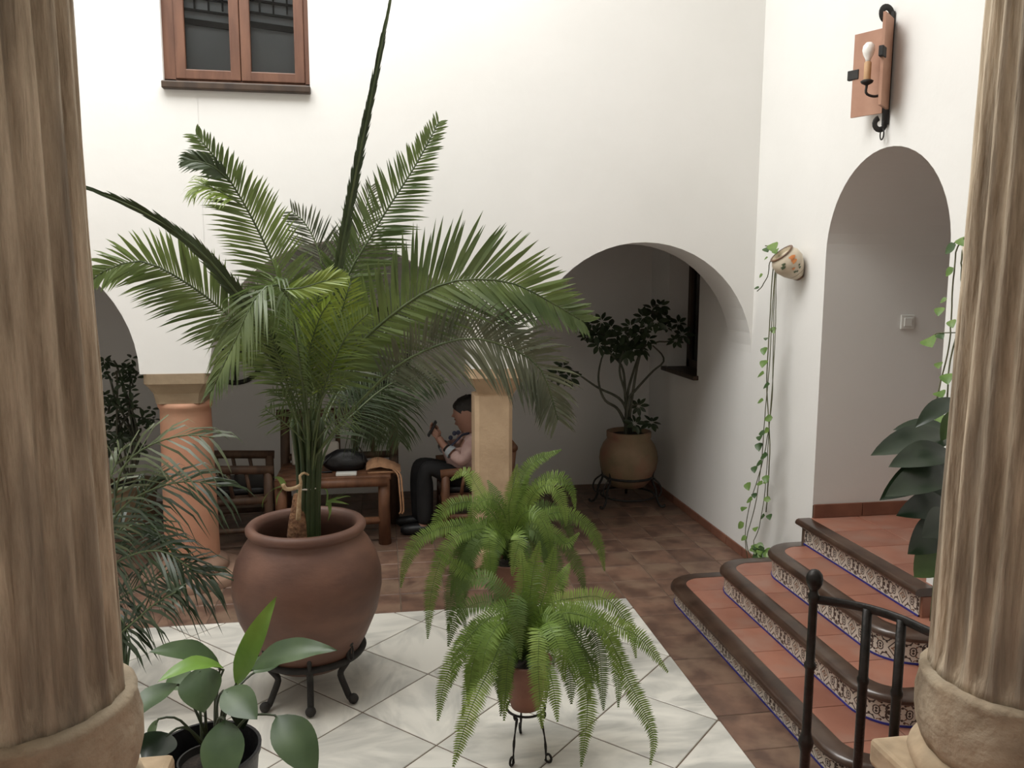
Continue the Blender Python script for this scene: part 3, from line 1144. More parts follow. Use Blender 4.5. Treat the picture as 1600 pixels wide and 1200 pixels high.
# big right arch
rachis_frond(palm, fp([(487, 661, 4.03), (535, 574, 4.0), (573, 526, 3.98), (631, 478, 3.95), (679, 449, 3.92), (727, 437, 3.9), (799, 442, 3.88), (871, 478, 3.86), (912, 503, 3.85)]),
             M['palm'], .29, 62, (0, -1, .25), .80, .02, .36, .010, .020)
# lower right arch
rachis_frond(palm, fp([(492, 720, 4.02), (506, 695, 4.0), (568, 622, 3.95), (631, 565, 3.9), (713, 531, 3.84), (775, 536, 3.8), (843, 574, 3.78), (872, 656, 3.78)]),
             M['palm_grey'], .22, 62, (0, -1, .1), .75, .2, .46, .009, .012, tipL=.5)
# right arch pointing back
rachis_frond(palm, fp([(498, 690, 4.08), (516, 627, 4.15), (583, 536, 4.3), (645, 493, 4.45), (694, 481, 4.55), (742, 490, 4.6), (790, 517, 4.65), (835, 552, 4.68)]),
             M['palm_grey'], .24, 58, (0, -1, .1), .8, .1, .4, .009, .013)
# upright right frond
rachis_frond(palm, fp([(490, 690, 4.08), (510, 560, 4.12), (540, 440, 4.16), (578, 372, 4.2), (607, 324, 4.22), (650, 257, 4.25), (686, 190, 4.28)]),
             M['palm'], .19, 56, (.15, -1, .1), .72, .05, .38, .009, .014)
# pale upright frond behind it
rachis_frond(palm, fp([(488, 680, 4.12), (515, 540, 4.25), (545, 440, 4.35), (562, 370, 4.42), (580, 290, 4.48)]),
             M['palm_grey'], .20, 46, (.3, -1, 0), .8, .05, .45, .008, .009)
# tall closed spear
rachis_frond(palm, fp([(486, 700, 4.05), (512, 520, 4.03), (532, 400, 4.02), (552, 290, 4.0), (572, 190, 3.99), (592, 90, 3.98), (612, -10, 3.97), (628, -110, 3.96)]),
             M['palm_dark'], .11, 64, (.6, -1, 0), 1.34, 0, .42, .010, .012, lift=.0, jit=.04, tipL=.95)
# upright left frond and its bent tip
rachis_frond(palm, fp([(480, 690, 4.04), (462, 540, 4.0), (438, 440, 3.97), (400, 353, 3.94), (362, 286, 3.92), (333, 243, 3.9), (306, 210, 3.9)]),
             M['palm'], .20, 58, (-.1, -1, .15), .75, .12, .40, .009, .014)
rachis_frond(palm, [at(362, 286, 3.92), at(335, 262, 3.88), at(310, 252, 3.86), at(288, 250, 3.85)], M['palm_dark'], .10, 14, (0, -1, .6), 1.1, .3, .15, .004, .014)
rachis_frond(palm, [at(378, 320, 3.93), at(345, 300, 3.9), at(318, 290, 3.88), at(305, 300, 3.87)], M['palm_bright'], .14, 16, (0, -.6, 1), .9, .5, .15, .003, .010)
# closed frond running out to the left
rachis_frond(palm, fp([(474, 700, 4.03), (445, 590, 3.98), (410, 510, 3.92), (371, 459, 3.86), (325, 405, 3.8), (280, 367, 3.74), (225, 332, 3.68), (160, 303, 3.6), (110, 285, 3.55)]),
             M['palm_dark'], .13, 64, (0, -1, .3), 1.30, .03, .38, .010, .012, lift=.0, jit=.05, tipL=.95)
# left arch
rachis_frond(palm, fp([(472, 705, 4.06), (440, 600, 4.05), (400, 530, 4.03), (357, 493, 4.0), (309, 454, 3.97), (246, 416, 3.94), (208, 408, 3.92), (166, 422, 3.9), (140, 440, 3.89)]),
             M['palm'], .22, 62, (0, -1, .2), .82, .12, .42, .009, .014)
# frond bending down towards the camera on the left
rachis_frond(palm, fp([(482, 690, 3.98), (468, 560, 3.82), (452, 475, 3.66), (430, 443, 3.55), (398, 468, 3.46), (364, 540, 3.42), (330, 612, 3.4)]),
             M['palm'], .20, 60, (-.75, -1, .7), .85, .55, .40, .009, .013)
rachis_frond(palm, [at(440, 452, 3.6), at(470, 450, 3.6), at(505, 440, 3.62), at(537, 432, 3.64)], M['palm_bright'], .10, 20, (0, -1, .5), 1.15, .05, .05, .003, .010, jit=.1)
# frond standing behind, brownish tips
rachis_frond(palm, fp([(484, 690, 4.12), (498, 560, 4.22), (506, 470, 4.3), (500, 400, 4.36), (478, 350, 4.4), (455, 330, 4.42)]),
             M['palm_grey'], .22, 46, (-.2, -1, .1), .7, .05, .42, .008, .010)
# short inner fronds
rachis_frond(palm, fp([(484, 660, 4.0), (489, 560, 3.95), (492, 488, 3.92), (505, 440, 3.9)]), M['palm_bright'], .17, 24, (.3, -1, .1), .85, .05, .58, .006, .009, jit=.25)
rachis_frond(palm, fp([(478, 650, 4.0), (470, 560, 3.96), (460, 493, 3.93), (440, 455, 3.9)]), M['palm'], .16, 24, (-.3, -1, .1), .8, .08, .58, .006, .010, jit=.25)
rachis_frond(palm, fp([(470, 660, 4.0), (448, 598, 3.95), (429, 537, 3.9), (405, 490, 3.86)]), M['palm'], .16, 22, (0, -1, .2), .85, .12, .58, .006, .010, jit=.25)
rachis_frond(palm, fp([(496, 650, 4.0), (512, 575, 3.97), (530, 500, 3.95), (548, 440, 3.94)]), M['palm_bright'], .17, 26, (.2, -1, .1), .8, .05, .58, .006, .010, jit=.25)
rachis_frond(palm, fp([(500, 640, 3.95), (520, 570, 3.85), (545, 520, 3.75), (575, 490, 3.66)]), M['palm'], .16, 23, (0, -1, .3), .8, .1, .58, .006, .010, jit=.25)
rachis_frond(palm, fp([(488, 640, 4.1), (505, 540, 4.18), (532, 470, 4.26), (548, 400, 4.34)]), M['palm'], .18, 24, (.1, -1, .1), .8, .05, .58, .006, .010, jit=.25)
rachis_frond(palm, fp([(474, 640, 4.1), (455, 540, 4.2), (430, 480, 4.3), (400, 450, 4.4)]), M['palm_grey'], .18, 24, (-.1, -1, .1), .8, .1, .58, .006, .010, jit=.25)
rachis_frond(palm, fp([(486, 640, 4.0), (480, 570, 3.92), (498, 500, 3.86), (516, 470, 3.82)]), M['palm_bright'], .14, 22, (.4, -1, 0), .8, .05, .58, .005, .009, jit=.35)
# dark fronds hanging behind the crown on the right
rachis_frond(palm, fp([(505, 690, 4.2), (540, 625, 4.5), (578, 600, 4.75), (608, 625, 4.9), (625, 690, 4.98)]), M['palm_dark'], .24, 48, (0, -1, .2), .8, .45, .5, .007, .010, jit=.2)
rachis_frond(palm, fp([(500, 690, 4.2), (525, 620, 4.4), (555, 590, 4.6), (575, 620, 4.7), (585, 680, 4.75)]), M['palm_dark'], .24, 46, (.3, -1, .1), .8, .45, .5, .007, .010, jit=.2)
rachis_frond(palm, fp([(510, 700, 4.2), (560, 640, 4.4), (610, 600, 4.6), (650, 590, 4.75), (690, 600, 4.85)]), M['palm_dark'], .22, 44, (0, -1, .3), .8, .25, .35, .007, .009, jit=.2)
# low side sprays near the crown foot
for (x1_, y1_, x2, y2, Y) in ((455, 640, 425, 610, 3.9), (450, 665, 415, 640, 3.95), (520, 660, 560, 640, 3.9), (462, 610, 440, 560, 3.9), (505, 620, 540, 590, 3.85), (478, 600, 475, 540, 3.85)):
    rachis_frond(palm, [at(486, 700, 4.02), at(x1_, y1_, Y), at(x2, y2, Y - .06)], M['palm'], .10, 9, (0, -1, .3), .7, .1, .45, .004, .006, jit=.4)

# pale offshoot and strap-leaved sprouts in the jar
off = thing('sprouting_bulb_plant', 'pale twisted stem with thin strap leaves growing beside the palm trunk', 'plant', at(470, 815, 3.95))
mb = MB().tube(cat_rom([at(466, 812, 3.93), at(468, 775, 3.92), at(470, 752, 3.92), at(468, 745, 3.92), at(474, 739, 3.93), at(482, 742, 3.95)], 20), [.013 - .0004 * k for k in range(21)], 8)
mb.tube(cat_rom([at(470, 758, 3.92), at(460, 763, 3.9), at(447, 764, 3.89), at(442, 757, 3.88)], 12), .010, 8)
mb.build('stem', M['root'], off)
for pts, w in (([(444, 758), (438, 748), (430, 745), (427, 746)], .022), ([(444, 758), (425, 765), (412, 780), (410, 795)], .012), ([(444, 760), (434, 775), (432, 790)], .014),
               ([(510, 790), (512, 772), (508, 763), (498, 766)], .010), ([(512, 782), (525, 779), (540, 775), (549, 776)], .018), ([(512, 782), (530, 784), (546, 788)], .016),
               ([(512, 782), (528, 776), (541, 768)], .014), ([(514, 782), (516, 800), (512, 815)], .018)):
    P = cat_rom([at(x, y, 3.9 + (.06 if x > 480 else 0)) for x, y in pts], 10)
    rows = [[p + V((w * .5 * (1 - (k / 10) ** 2), -.004, 0)).lerp(V((0, 0, 0)), 0) + V((0, 0, w * .4 * (1 - (k / 10) ** 2))), p, p - V((w * .5 * (1 - (k / 10) ** 2), .004, 0)) - V((0, 0, w * .4 * (1 - (k / 10) ** 2)))] for k, p in enumerate(P)]
    MB().grid(rows).build('leaf', M['vine'], off)

# ------------------------------------------------------------------ two sword ferns on iron stands
def iron_stand(name, label, c, z_ring, r, foot, scroll=True, angs=(-125, -55, 90)):
    x, y = c
    t = thing(name, label, 'plant stand', (x, y, 0))
    ring = [V((x + r * math.cos(a), y + r * math.sin(a), z_ring)) for a in [2 * PI * k / 32 for k in range(33)]]
    MB().tube(ring, .006, 6, caps=False).build('ring', M['iron'], t)
    for an in angs:
        a = math.radians(an)
        d = V((math.cos(a), math.sin(a), 0))
        o = V((x, y, 0))
        pts = []
        for k in range(9):                                   # curl at the top
            b = -.6 + k * .55
            pts.append(o + d * (r + .022 - .016 * math.cos(b) * (1 - k * .05)) + V((0, 0, z_ring + .012 - .016 * math.sin(b))))
        pts = pts[::-1][:6]
        leg = [o + d * (r + (foot - r) * u + .012 * math.sin(PI * u)) + V((0, 0, z_ring * (1 - u) + .012 * u)) for u in [k / 16 for k in range(17)]]
        curl = []
        for k in range(12):                                  # scroll foot
            b = -PI / 2 - .1 + k * .42
            rr = .026 * (1 - .045 * k)
            curl.append(o + d * (foot + .004 + .026 + rr * math.cos(b - PI / 2 - .4) * -1) + V((0, 0, .034 + rr * math.sin(b))))
        path = pts + leg[1:]
        mb = MB().tube(path, .0062, 6, flat=.6, twist=9.0)
        sc = [o + d * (foot - .002 + .024 * (1 - math.cos(g_)) * (1 - .03 * k)) + V((0, 0, .006 + .024 * (1 - math.cos(g_ * 1.0)) * 0 + .022 * math.sin(g_) * 0)) for k, g_ in enumerate([0])]
        cx = o + d * (foot + .014) + V((0, 0, .030))
        spiral = [cx + d * (.026 * (1 - .05 * k) * math.cos(-PI * .75 + k * .42)) + V((0, 0, .026 * (1 - .05 * k) * math.sin(-PI * .75 + k * .42))) for k in range(13)]
        mb.tube([path[-1]] + spiral, .0055, 6)
        mb.build('leg', M['iron'], t)
    return t


F1 = V((.605, 3.33, 0))
iron_stand('fern_stand', 'black wrought iron tripod with scroll feet under the nearer fern', (F1.x, F1.y), .205, .085, .125)
fern1 = thing('potted_fern', 'bright green sword fern in a terracotta pot, nearer of the two on the marble', 'fern', (F1.x, F1.y, .21))
terracotta_pot(fern1, (F1.x, F1.y, .211), .066, .108, .225, M['pot_red'])
c1 = V((F1.x, F1.y, .43))


def ff(c, lst, Y0):
    return [c + V((rnd(-.03, .03), rnd(-.03, .03), 0))] + [at(x, y, Y0 + dy) for x, y, dy in lst]


fronds1 = [
    ([(800, 950, -.02), (765, 965, -.08), (725, 1005, -.12), (695, 1065, -.15), (684, 1126, -.16)], 'fern'),
    ([(795, 985, -.05), (765, 985, -.12), (742, 1025, -.18), (730, 1095, -.2)], 'fern'),
    ([(790, 1000, -.05), (768, 1040, -.15), (735, 1110, -.25), (708, 1198, -.3)], 'fern_light'),
    ([(838, 985, -.1), (842, 990, -.2), (841, 1050, -.28), (847, 1138, -.3)], 'fern_light'),
    ([(845, 960, -.05), (875, 985, -.12), (903, 1040, -.2), (918, 1100, -.24), (908, 1198, -.27)], 'fern'),
    ([(860, 965, -.03), (905, 960, -.06), (945, 985, -.1), (985, 1070, -.14), (1020, 1145, -.18), (1016, 1195, -.2)], 'fern'),
    ([(855, 950, .03), (895, 935, .05), (945, 935, .06), (983, 978, .06), (994, 1028, .05)], 'fern_light'),
    ([(860, 960, .0), (910, 955, -.02), (955, 975, -.04), (1000, 997, -.06), (1044, 1050, -.08)], 'fern_light'),
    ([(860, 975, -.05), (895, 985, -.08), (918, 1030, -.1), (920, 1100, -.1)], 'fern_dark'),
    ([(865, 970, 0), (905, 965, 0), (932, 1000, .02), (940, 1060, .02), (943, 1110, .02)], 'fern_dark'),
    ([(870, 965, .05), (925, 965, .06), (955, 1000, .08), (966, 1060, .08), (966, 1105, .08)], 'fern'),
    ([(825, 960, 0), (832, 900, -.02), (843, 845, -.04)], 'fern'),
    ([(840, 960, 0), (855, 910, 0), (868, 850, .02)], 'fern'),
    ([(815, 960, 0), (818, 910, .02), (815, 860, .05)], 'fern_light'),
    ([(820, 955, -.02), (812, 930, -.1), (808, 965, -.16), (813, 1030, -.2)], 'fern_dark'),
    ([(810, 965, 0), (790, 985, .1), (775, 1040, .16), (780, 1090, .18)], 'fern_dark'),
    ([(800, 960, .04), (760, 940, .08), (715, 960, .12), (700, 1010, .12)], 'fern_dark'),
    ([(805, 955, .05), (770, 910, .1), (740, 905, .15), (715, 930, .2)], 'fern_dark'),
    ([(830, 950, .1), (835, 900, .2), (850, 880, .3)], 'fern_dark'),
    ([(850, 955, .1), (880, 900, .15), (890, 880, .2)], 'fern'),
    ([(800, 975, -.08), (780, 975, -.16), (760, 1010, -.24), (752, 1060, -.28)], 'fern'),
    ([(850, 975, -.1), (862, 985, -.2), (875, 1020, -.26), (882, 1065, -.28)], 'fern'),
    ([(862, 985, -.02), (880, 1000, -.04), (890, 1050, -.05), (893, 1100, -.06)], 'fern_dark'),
]
for pts, m in fronds1:
    fern_frond(fern1, ff(c1, pts, F1.y), M[m])
for k in range(26):
    a = rnd(0, 2 * PI)
    d = V((math.cos(a), math.sin(a), 0))
    l = rnd(.18, .34)
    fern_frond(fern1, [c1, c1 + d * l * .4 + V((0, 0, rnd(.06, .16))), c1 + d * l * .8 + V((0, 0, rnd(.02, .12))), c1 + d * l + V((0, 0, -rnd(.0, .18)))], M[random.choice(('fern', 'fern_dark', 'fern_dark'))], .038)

F2 = V((.665, 4.2, 0))
iron_stand('fern_stand', 'black wrought iron tripod mostly hidden below the farther fern', (F2.x, F2.y), .33, .09, .15)
fern2 = thing('potted_fern', 'bushy green sword fern before the square pier, farther of the two', 'fern', (F2.x, F2.y, .335))
terracotta_pot(fern2, (F2.x, F2.y, .336), .07, .115, .235, M['pot_red'])
c2 = V((F2.x, F2.y, .57))
fronds2 = [
    ([(775, 830, -.05), (752, 826, -.1), (705, 845, -.16), (676, 915, -.2), (668, 998, -.22)], 'fern'),
    ([(775, 810, 0), (735, 784, .02), (690, 800, .02), (674, 850, .0)], 'fern'),
    ([(770, 825, 0), (720, 820, -.05), (660, 838, -.08), (634, 880, -.1), (626, 918, -.1)], 'fern'),
    ([(775, 810, .05), (748, 765, .12), (728, 736, .16), (704, 750, .18)], 'fern_light'),
    ([(800, 800, .05), (808, 765, .08), (830, 725, .1), (877, 702, .12)], 'fern'),
    ([(815, 800, 0), (838, 760, 0), (872, 745, 0), (893, 765, 0), (899, 795, 0)], 'fern'),
    ([(820, 800, -.02), (840, 765, -.05), (864, 760, -.08), (881, 790, -.1), (885, 822, -.1)], 'fern_light'),
    ([(825, 820, .02), (875, 800, .04), (910, 815, .06), (935, 848, .06), (945, 892, .06)], 'fern'),
    ([(795, 800, 0), (800, 770, 0), (808, 725, 0)], 'fern_light'),
    ([(800, 805, .05), (815, 770, .08), (826, 740, .1)], 'fern'),
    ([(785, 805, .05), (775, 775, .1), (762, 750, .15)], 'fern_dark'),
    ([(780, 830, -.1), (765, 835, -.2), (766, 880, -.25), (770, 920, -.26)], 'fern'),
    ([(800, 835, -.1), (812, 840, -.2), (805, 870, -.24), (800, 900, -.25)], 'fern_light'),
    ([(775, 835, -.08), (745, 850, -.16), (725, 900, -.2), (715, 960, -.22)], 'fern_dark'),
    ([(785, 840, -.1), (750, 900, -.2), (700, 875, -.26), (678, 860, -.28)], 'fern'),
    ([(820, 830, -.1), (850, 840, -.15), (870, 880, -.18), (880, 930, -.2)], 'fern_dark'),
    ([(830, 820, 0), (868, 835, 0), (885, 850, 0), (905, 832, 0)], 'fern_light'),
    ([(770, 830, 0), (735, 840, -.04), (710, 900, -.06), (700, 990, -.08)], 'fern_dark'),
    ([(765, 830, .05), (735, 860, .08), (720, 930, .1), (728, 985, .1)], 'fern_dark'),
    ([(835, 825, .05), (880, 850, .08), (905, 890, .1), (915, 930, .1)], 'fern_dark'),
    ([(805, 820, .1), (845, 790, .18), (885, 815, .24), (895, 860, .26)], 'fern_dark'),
    ([(790, 810, 0), (770, 780, -.02), (745, 790, -.05), (728, 830, -.06)], 'fern'),
    ([(812, 810, -.05), (835, 800, -.12), (855, 830, -.16), (862, 880, -.18)], 'fern'),
]
for pts, m in fronds2:
    fern_frond(fern2, ff(c2, pts, F2.y), M[m])
for k in range(22):
    a = rnd(0, 2 * PI)
    d = V((math.cos(a), math.sin(a), 0))
    l = rnd(.2, .36)
    fern_frond(fern2, [c2, c2 + d * l * .4 + V((0, 0, rnd(.08, .2))), c2 + d * l * .8 + V((0, 0, rnd(.02, .14))), c2 + d * l + V((0, 0, -rnd(.0, .2)))], M[random.choice(('fern', 'fern_dark', 'fern_dark'))], .038)

# ------------------------------------------------------------------ peace lily in the left foreground
LY = 2.98
lc = at(322, 1178, LY)
lily = thing('peace_lily', 'broad-leaved peace lily in a dark pot at lower left on the marble', 'plant', (lc.x, lc.y, 0))
zr = lc.z + .02
prof = [(.15, .0), (.16, .004), (.19, zr - .03), (.198, zr - .02), (.2, zr), (.188, zr), (.183, zr - .05), (.17, .06), (.001, .05)]
MB().lathe(prof, (lc.x, lc.y, 0), 40).build('pot', M['black_leather'], lily, sharp=50)
ic = V((lc.x + .01, lc.y - .03, zr - .02))
MB().lathe([(.085, -.16), (.10, -.01), (.106, 0), (.099, 0), (.094, -.03)], ic, 32).build('inner_pot', M['iron_matt'], lily, sharp=50)
MB().lathe([(.001, -.02), (.097, -.028)], ic, 20, caps=False).build('soil', M['soil'], lily)
lroot = ic + V((.01, .01, -.02))
LV = [  # base, tip (photo x, y, depth), width, normal, material, sag
    ((368, 1072, 2.98), (432, 932, 2.92), .085, (-.25, -1, .35), 'lily_bright', .06),
    ((392, 1046, 3.0), (527, 1016, 2.9), .115, (.1, -.55, 1), 'lily', .13),
    ((345, 1042, 3.02), (232, 1019, 2.88), .11, (-.1, -.55, 1), 'lily', .12),
    ((350, 1044, 2.9), (246, 1066, 2.72), .075, (-.2, -.6, 1), 'lily_bright', .16),
    ((312, 1042, 2.9), (319, 1114, 2.78), .15, (.0, -1, .35), 'lily', .02),
    ((276, 1068, 2.9), (198, 1130, 2.74), .10, (-.35, -.65, 1), 'lily', .08),
    ((350, 1078, 2.8), (402, 1124, 2.68), .115, (.2, -.8, .8), 'lily', .04),
    ((352, 1124, 2.72), (345, 1240, 2.55), .14, (.05, -.9, .55), 'lily', .04),
    ((432, 1118, 2.86), (494, 1215, 2.7), .15, (.35, -.9, .6), 'lily', .08),
    ((265, 1146, 2.84), (224, 1192, 2.72), .13, (-.2, -.9, .5), 'dark_leaf', .04),
    ((246, 1124, 2.92), (233, 1166, 2.88), .06, (-.8, -.6, .4), 'lily', .02),
    ((372, 1080, 3.08), (380, 1140, 3.08), .08, (.2, -1, .2), 'dark_leaf', .0),
    ((300, 1075, 3.1), (262, 1060, 3.18), .10, (0, -.5, 1), 'lily', .1),
    ((395, 1052, 3.12), (440, 1030, 3.22), .09, (0, -.5, 1), 'lily', .1),
]
for b, e, w, nr, m, sag in LV:
    pb, pe = at(*b), at(*e)
    lf = leaf_mesh(MB(), pb, pe, w, nr, sag, fold=.22, wave=.006, n=12).build('leaf', M[m], lily)
    t = (pe - pb).normalized()
    mid = lroot.lerp(pb, .55) + V((0, 0, .07))
    MB().tube(cat_rom([lroot + V((rnd(-.03, .03), rnd(-.03, .03), 0)), mid, pb, pb + t * .02], 12), [.0065 - .0002 * k for k in range(13)], 6).build('petiole', M['lily_stem'], lf)

# ------------------------------------------------------------------ kentia palm behind the left column
kc = V((-1.72, 4.25, 0))
ken = thing('kentia_palm', 'dark drooping kentia palm half hidden behind the left stone column', 'palm', kc)
terracotta_pot(ken, (kc.x, kc.y, 0), .13, .18, .30, M['pot_red'])
KF = [
    ([(165, 820, 4.2), (190, 735, 4.15), (232, 697, 4.1), (290, 680, 4.05), (335, 684, 4.0)], 'kentia_pale', .42, 26),
    ([(150, 860, 4.2), (190, 795, 4.15), (240, 764, 4.1), (295, 752, 4.05), (345, 760, 4.0)], 'kentia', .40, 30),
    ([(155, 900, 4.2), (205, 868, 4.1), (255, 862, 4.0), (300, 890, 3.95)], 'kentia', .36, 30),
    ([(150, 960, 4.2), (195, 930, 4.1), (240, 905, 4.05), (290, 893, 4.0), (330, 900, 3.95)], 'kentia', .38, 30),
    ([(165, 1000, 4.0), (205, 975, 3.92), (240, 945, 3.85), (275, 925, 3.8)], 'kentia', .26, 22),
    ([(150, 800, 4.35), (175, 740, 4.4), (190, 700, 4.45)], 'kentia_pale', .3, 16),
    ([(170, 850, 4.25), (215, 800, 4.2), (230, 760, 4.2), (250, 740, 4.2)], 'kentia', .3, 22),
    ([(150, 880, 4.3), (190, 830, 4.35), (225, 820, 4.4), (270, 850, 4.45)], 'kentia', .32, 24),
    ([(160, 940, 4.1), (185, 960, 4.0), (200, 990, 3.95), (205, 1010, 3.9)], 'kentia', .24, 18),
]
for pts, m, L, n in KF:
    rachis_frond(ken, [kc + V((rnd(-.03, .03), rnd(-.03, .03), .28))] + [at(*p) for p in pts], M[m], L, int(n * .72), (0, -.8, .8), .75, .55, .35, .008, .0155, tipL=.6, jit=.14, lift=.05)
# ------------------------------------------------------------------ things on the right wall
def atx(x, y, X):
    d = FWD + RIGHT * ((x - 800) / FPX) - UP * ((y - 600) / FPX)
    return EYE + d * (X / d.x)


# wall sconce: folded clay tile on an iron strap with a candle bulb
SY, SZ0, SZ1 = 4.09, 2.965, 3.40
sc = thing('wall_sconce', 'iron and clay wall sconce with a bare bulb above the archway', 'lamp', (WX, SY, 3.2))
mb = MB()
mb.box((WX - .022, SY - .02, 2.90), (WX - .006, SY + .02, 3.47))
top = [V((WX - .014, SY, 3.45))] + [V((WX - .014 - .034 * (1 - math.cos(b)) * (1 - .02 * k), SY, 3.46 + .034 * math.sin(b))) for k, b in enumerate([.35 * i for i in range(1, 13)])]
mb.tube(top, .017, 8, flat=.35)
bot = [V((WX - .014, SY, 2.92))] + [V((WX - .014 - .030 * (1 - math.cos(b)), SY, 2.905 - .030 * math.sin(b))) for b in [.4 * i for i in range(1, 12)]]
mb.tube(bot, .015, 8, flat=.35)
mb.build('strap', M['iron_matt'], sc)
rg = [V((WX - .028 + .004 * math.cos(b), SY + .022 * math.cos(b), 2.852 + .028 * math.sin(b))) for b in [2 * PI * k / 20 for k in range(21)]]
MB().tube(rg, .004, 6, caps=False).build('hanging_ring', M['iron_matt'], sc)
th = .014
for nm, (dx, dy) in (('far', (-.085, .155)), ('near', (-.115, -.105))):
    a = V((WX - .026, SY + (.018 if dy > 0 else -.018), 0))
    b = a + V((dx, dy, 0))
    n_ = V((dy, -dx, 0)).normalized() * th * (1 if dy > 0 else -1)
    q = [a, b, b + n_, a + n_]
    ht = (SZ0, SZ1) if dy > 0 else (SZ0 + .01, SZ1 + .03)
    pm = MB().add([V((p.x, p.y, ht[0])) for p in q] + [V((p.x, p.y, ht[1])) for p in q], [(3, 2, 1, 0), (4, 5, 6, 7), (0, 1, 5, 4), (1, 2, 6, 5), (2, 3, 7, 6), (3, 0, 4, 7)])
    pl = pm.build('clay_panel', M['sconce_clay'], sc, smooth=False)
    e = b + n_ * .5
    z = 3.19 if dy > 0 else 3.235
    u = (b - a).normalized()
    MB().bbox((-.035, -.012, -.026), (.030, .012, .026), .004, Matrix.Translation(V((e.x, e.y, z))) @ Matrix.Rotation(math.atan2(u.y, u.x), 4, 'Z')).build('iron_clip', M['iron_matt'], pl, smooth=False)
cx, cy_ = WX - .125, SY + .012
arm = cat_rom([V((WX - .03, SY, 3.06)), V((WX - .08, SY + .006, 3.045)), V((cx, cy_, 3.06)), V((cx, cy_, 3.10))], 12)
mb = MB().tube(arm, .007, 8)
mb.lathe([(.006, 3.10), (.028, 3.112), (.033, 3.122), (.024, 3.128)], (cx, cy_, 0), 16)
mb.build('arm', M['iron_matt'], sc)
MB().lathe([(.017, 3.126), (.018, 3.13), (.018, 3.215), (.014, 3.22)], (cx, cy_, 0), 16).build('candle_sleeve', M['candle'], sc, sharp=50)
MB().lathe([(.012, 3.218), (.014, 3.232), (.026, 3.255), (.032, 3.278), (.029, 3.30), (.016, 3.316), (.001, 3.32)], (cx, cy_, 0), 18).build('bulb', M['bulb'], sc)

# light switch on the passage wall
p = at(1417, 503, N1)
sw = thing('light_switch', 'white light switch on the grey passage wall', 'switch', p)
MB().bbox((p.x - .047, N1 - .012, p.z - .045), (p.x + .047, N1, p.z + .045), .005).build('plate', M['plastic'], sw, smooth=False)
MB().bbox((p.x - .028, N1 - .018, p.z - .027), (p.x + .028, N1 - .010, p.z + .027), .004).build('rocker', M['plastic'], sw, smooth=False)

# painted pot hung on the wall, with trailing vine
apex = atx(1251, 436, WX - .012)
mouth = atx(1221, 396, WX - .15)
wp = thing('wall_pot', 'small painted cream and orange pot hung on the wall between the arches', 'pot', apex)
ax = (mouth - apex)
Lp = ax.length
Rm = ax.normalized().to_track_quat('Z', 'Y').to_matrix().to_4x4()
mb = MB().lathe([(.004, 0), (.022, .004), (.075, Lp * .36), (.098, Lp * .62), (.095, Lp * .82), (.075, Lp * .97), (.078, Lp), (.066, Lp), (.062, Lp * .9), (.001, Lp * .86)], apex, 32, M=Rm)
mb.build('body', M['ceramic'], wp, sharp=50)
MB().lathe([(.0755, Lp * .975), (.081, Lp * .985), (.081, Lp * 1.01), (.066, Lp * 1.01)], apex, 32, M=Rm, caps=False).build('rim', M['ceramic_brown'], wp)
MB().lathe([(.0535, Lp * .225), (.0585, Lp * .25)], apex, 32, M=Rm, caps=False).build('painted_band', M['ceramic_brown'], wp)
MB().lathe([(.0245, .006), (.036, Lp * .10)], apex, 32, M=Rm, caps=False).build('painted_base', M['ceramic_brown'], wp)


def pot_surface(a, f, out=.002):
    tb = [(0, .004), (.004, .022), (.36, .075), (.62, .098), (.82, .095), (.97, .075)]
    for (f0, r0), (f1, r1) in zip(tb[:-1], tb[1:]):
        if f0 <= f <= f1:
            r = r0 + (r1 - r0) * (f - f0) / (f1 - f0) + out
    return (Rm @ V((r * math.cos(a), r * math.sin(a), Lp * f))) + apex


# which side of the pot faces the viewer
best = max(range(72), key=lambda k: (pot_surface(k * PI / 36, .6) - apex).dot(EYE - apex))
A0 = best * PI / 36
for da, f, s, m in ((.35, .82, .30, 'ceramic_orange'), (.30, .70, .26, 'ceramic_orange'), (.0, .52, .16, 'ceramic_orange'), (-.05, .40, .15, 'ceramic_green'), (.12, .37, .13, 'ceramic_green'), (.45, .42, .15, 'ceramic_green'), (-.5, .72, .22, 'ceramic_green'), (-.35, .80, .18, 'ceramic_green'), (.5, .5, .12, 'ceramic_green')):
    c = MB()
    ring = [pot_surface(A0 + da + s * math.cos(b) * (.7 + .3 * math.cos(3 * b)), f + s * .33 * math.sin(b) * (.8 + .2 * math.cos(2 * b)), .0025) for b in [2 * PI * k / 14 for k in range(14)]]
    c.add([pot_surface(A0 + da, f, .0035)] + ring, [(0, 1 + k, 1 + (k + 1) % 14) for k in range(14)])
    c.build('painted_flower', M[m], wp)


def vine(name, label, strands, leaves, X, root, stem_r=.0035, dx=.02, mats=('vine', 'vine', 'vine_dark'), size=.055):
    t = thing(name, label, 'vine', root)
    for st in strands:
        P = cat_rom([atx(x, y, X + rnd(-dx, dx)) for x, y in st], 30)
        P = [p + V((0, rnd(-.003, .003), 0)) for p in P]
        MB().tube(P, stem_r * rnd(.8, 1.2), 5).build('stem', M['vine_stem'], t)
    for q in leaves:
        x, y = q[0], q[1]
        s = size * 1.2 * (q[2] if len(q) > 2 else 1) * rnd(.8, 1.15)
        b = atx(x, y, X + rnd(-dx * 1.5, dx * .5))
        sg = random.choice((-1, 1))
        d = V((-rnd(.1, .5), sg * rnd(.3, .9), -rnd(.1, .7))).normalized()
        leaf_mesh(MB(), b, b + d * s, s * .78, (-.6, -.4, rnd(.3, .9)), .06, .2, peak=.3, n=6).build('leaf', M[random.choice(mats)], t)
    return t


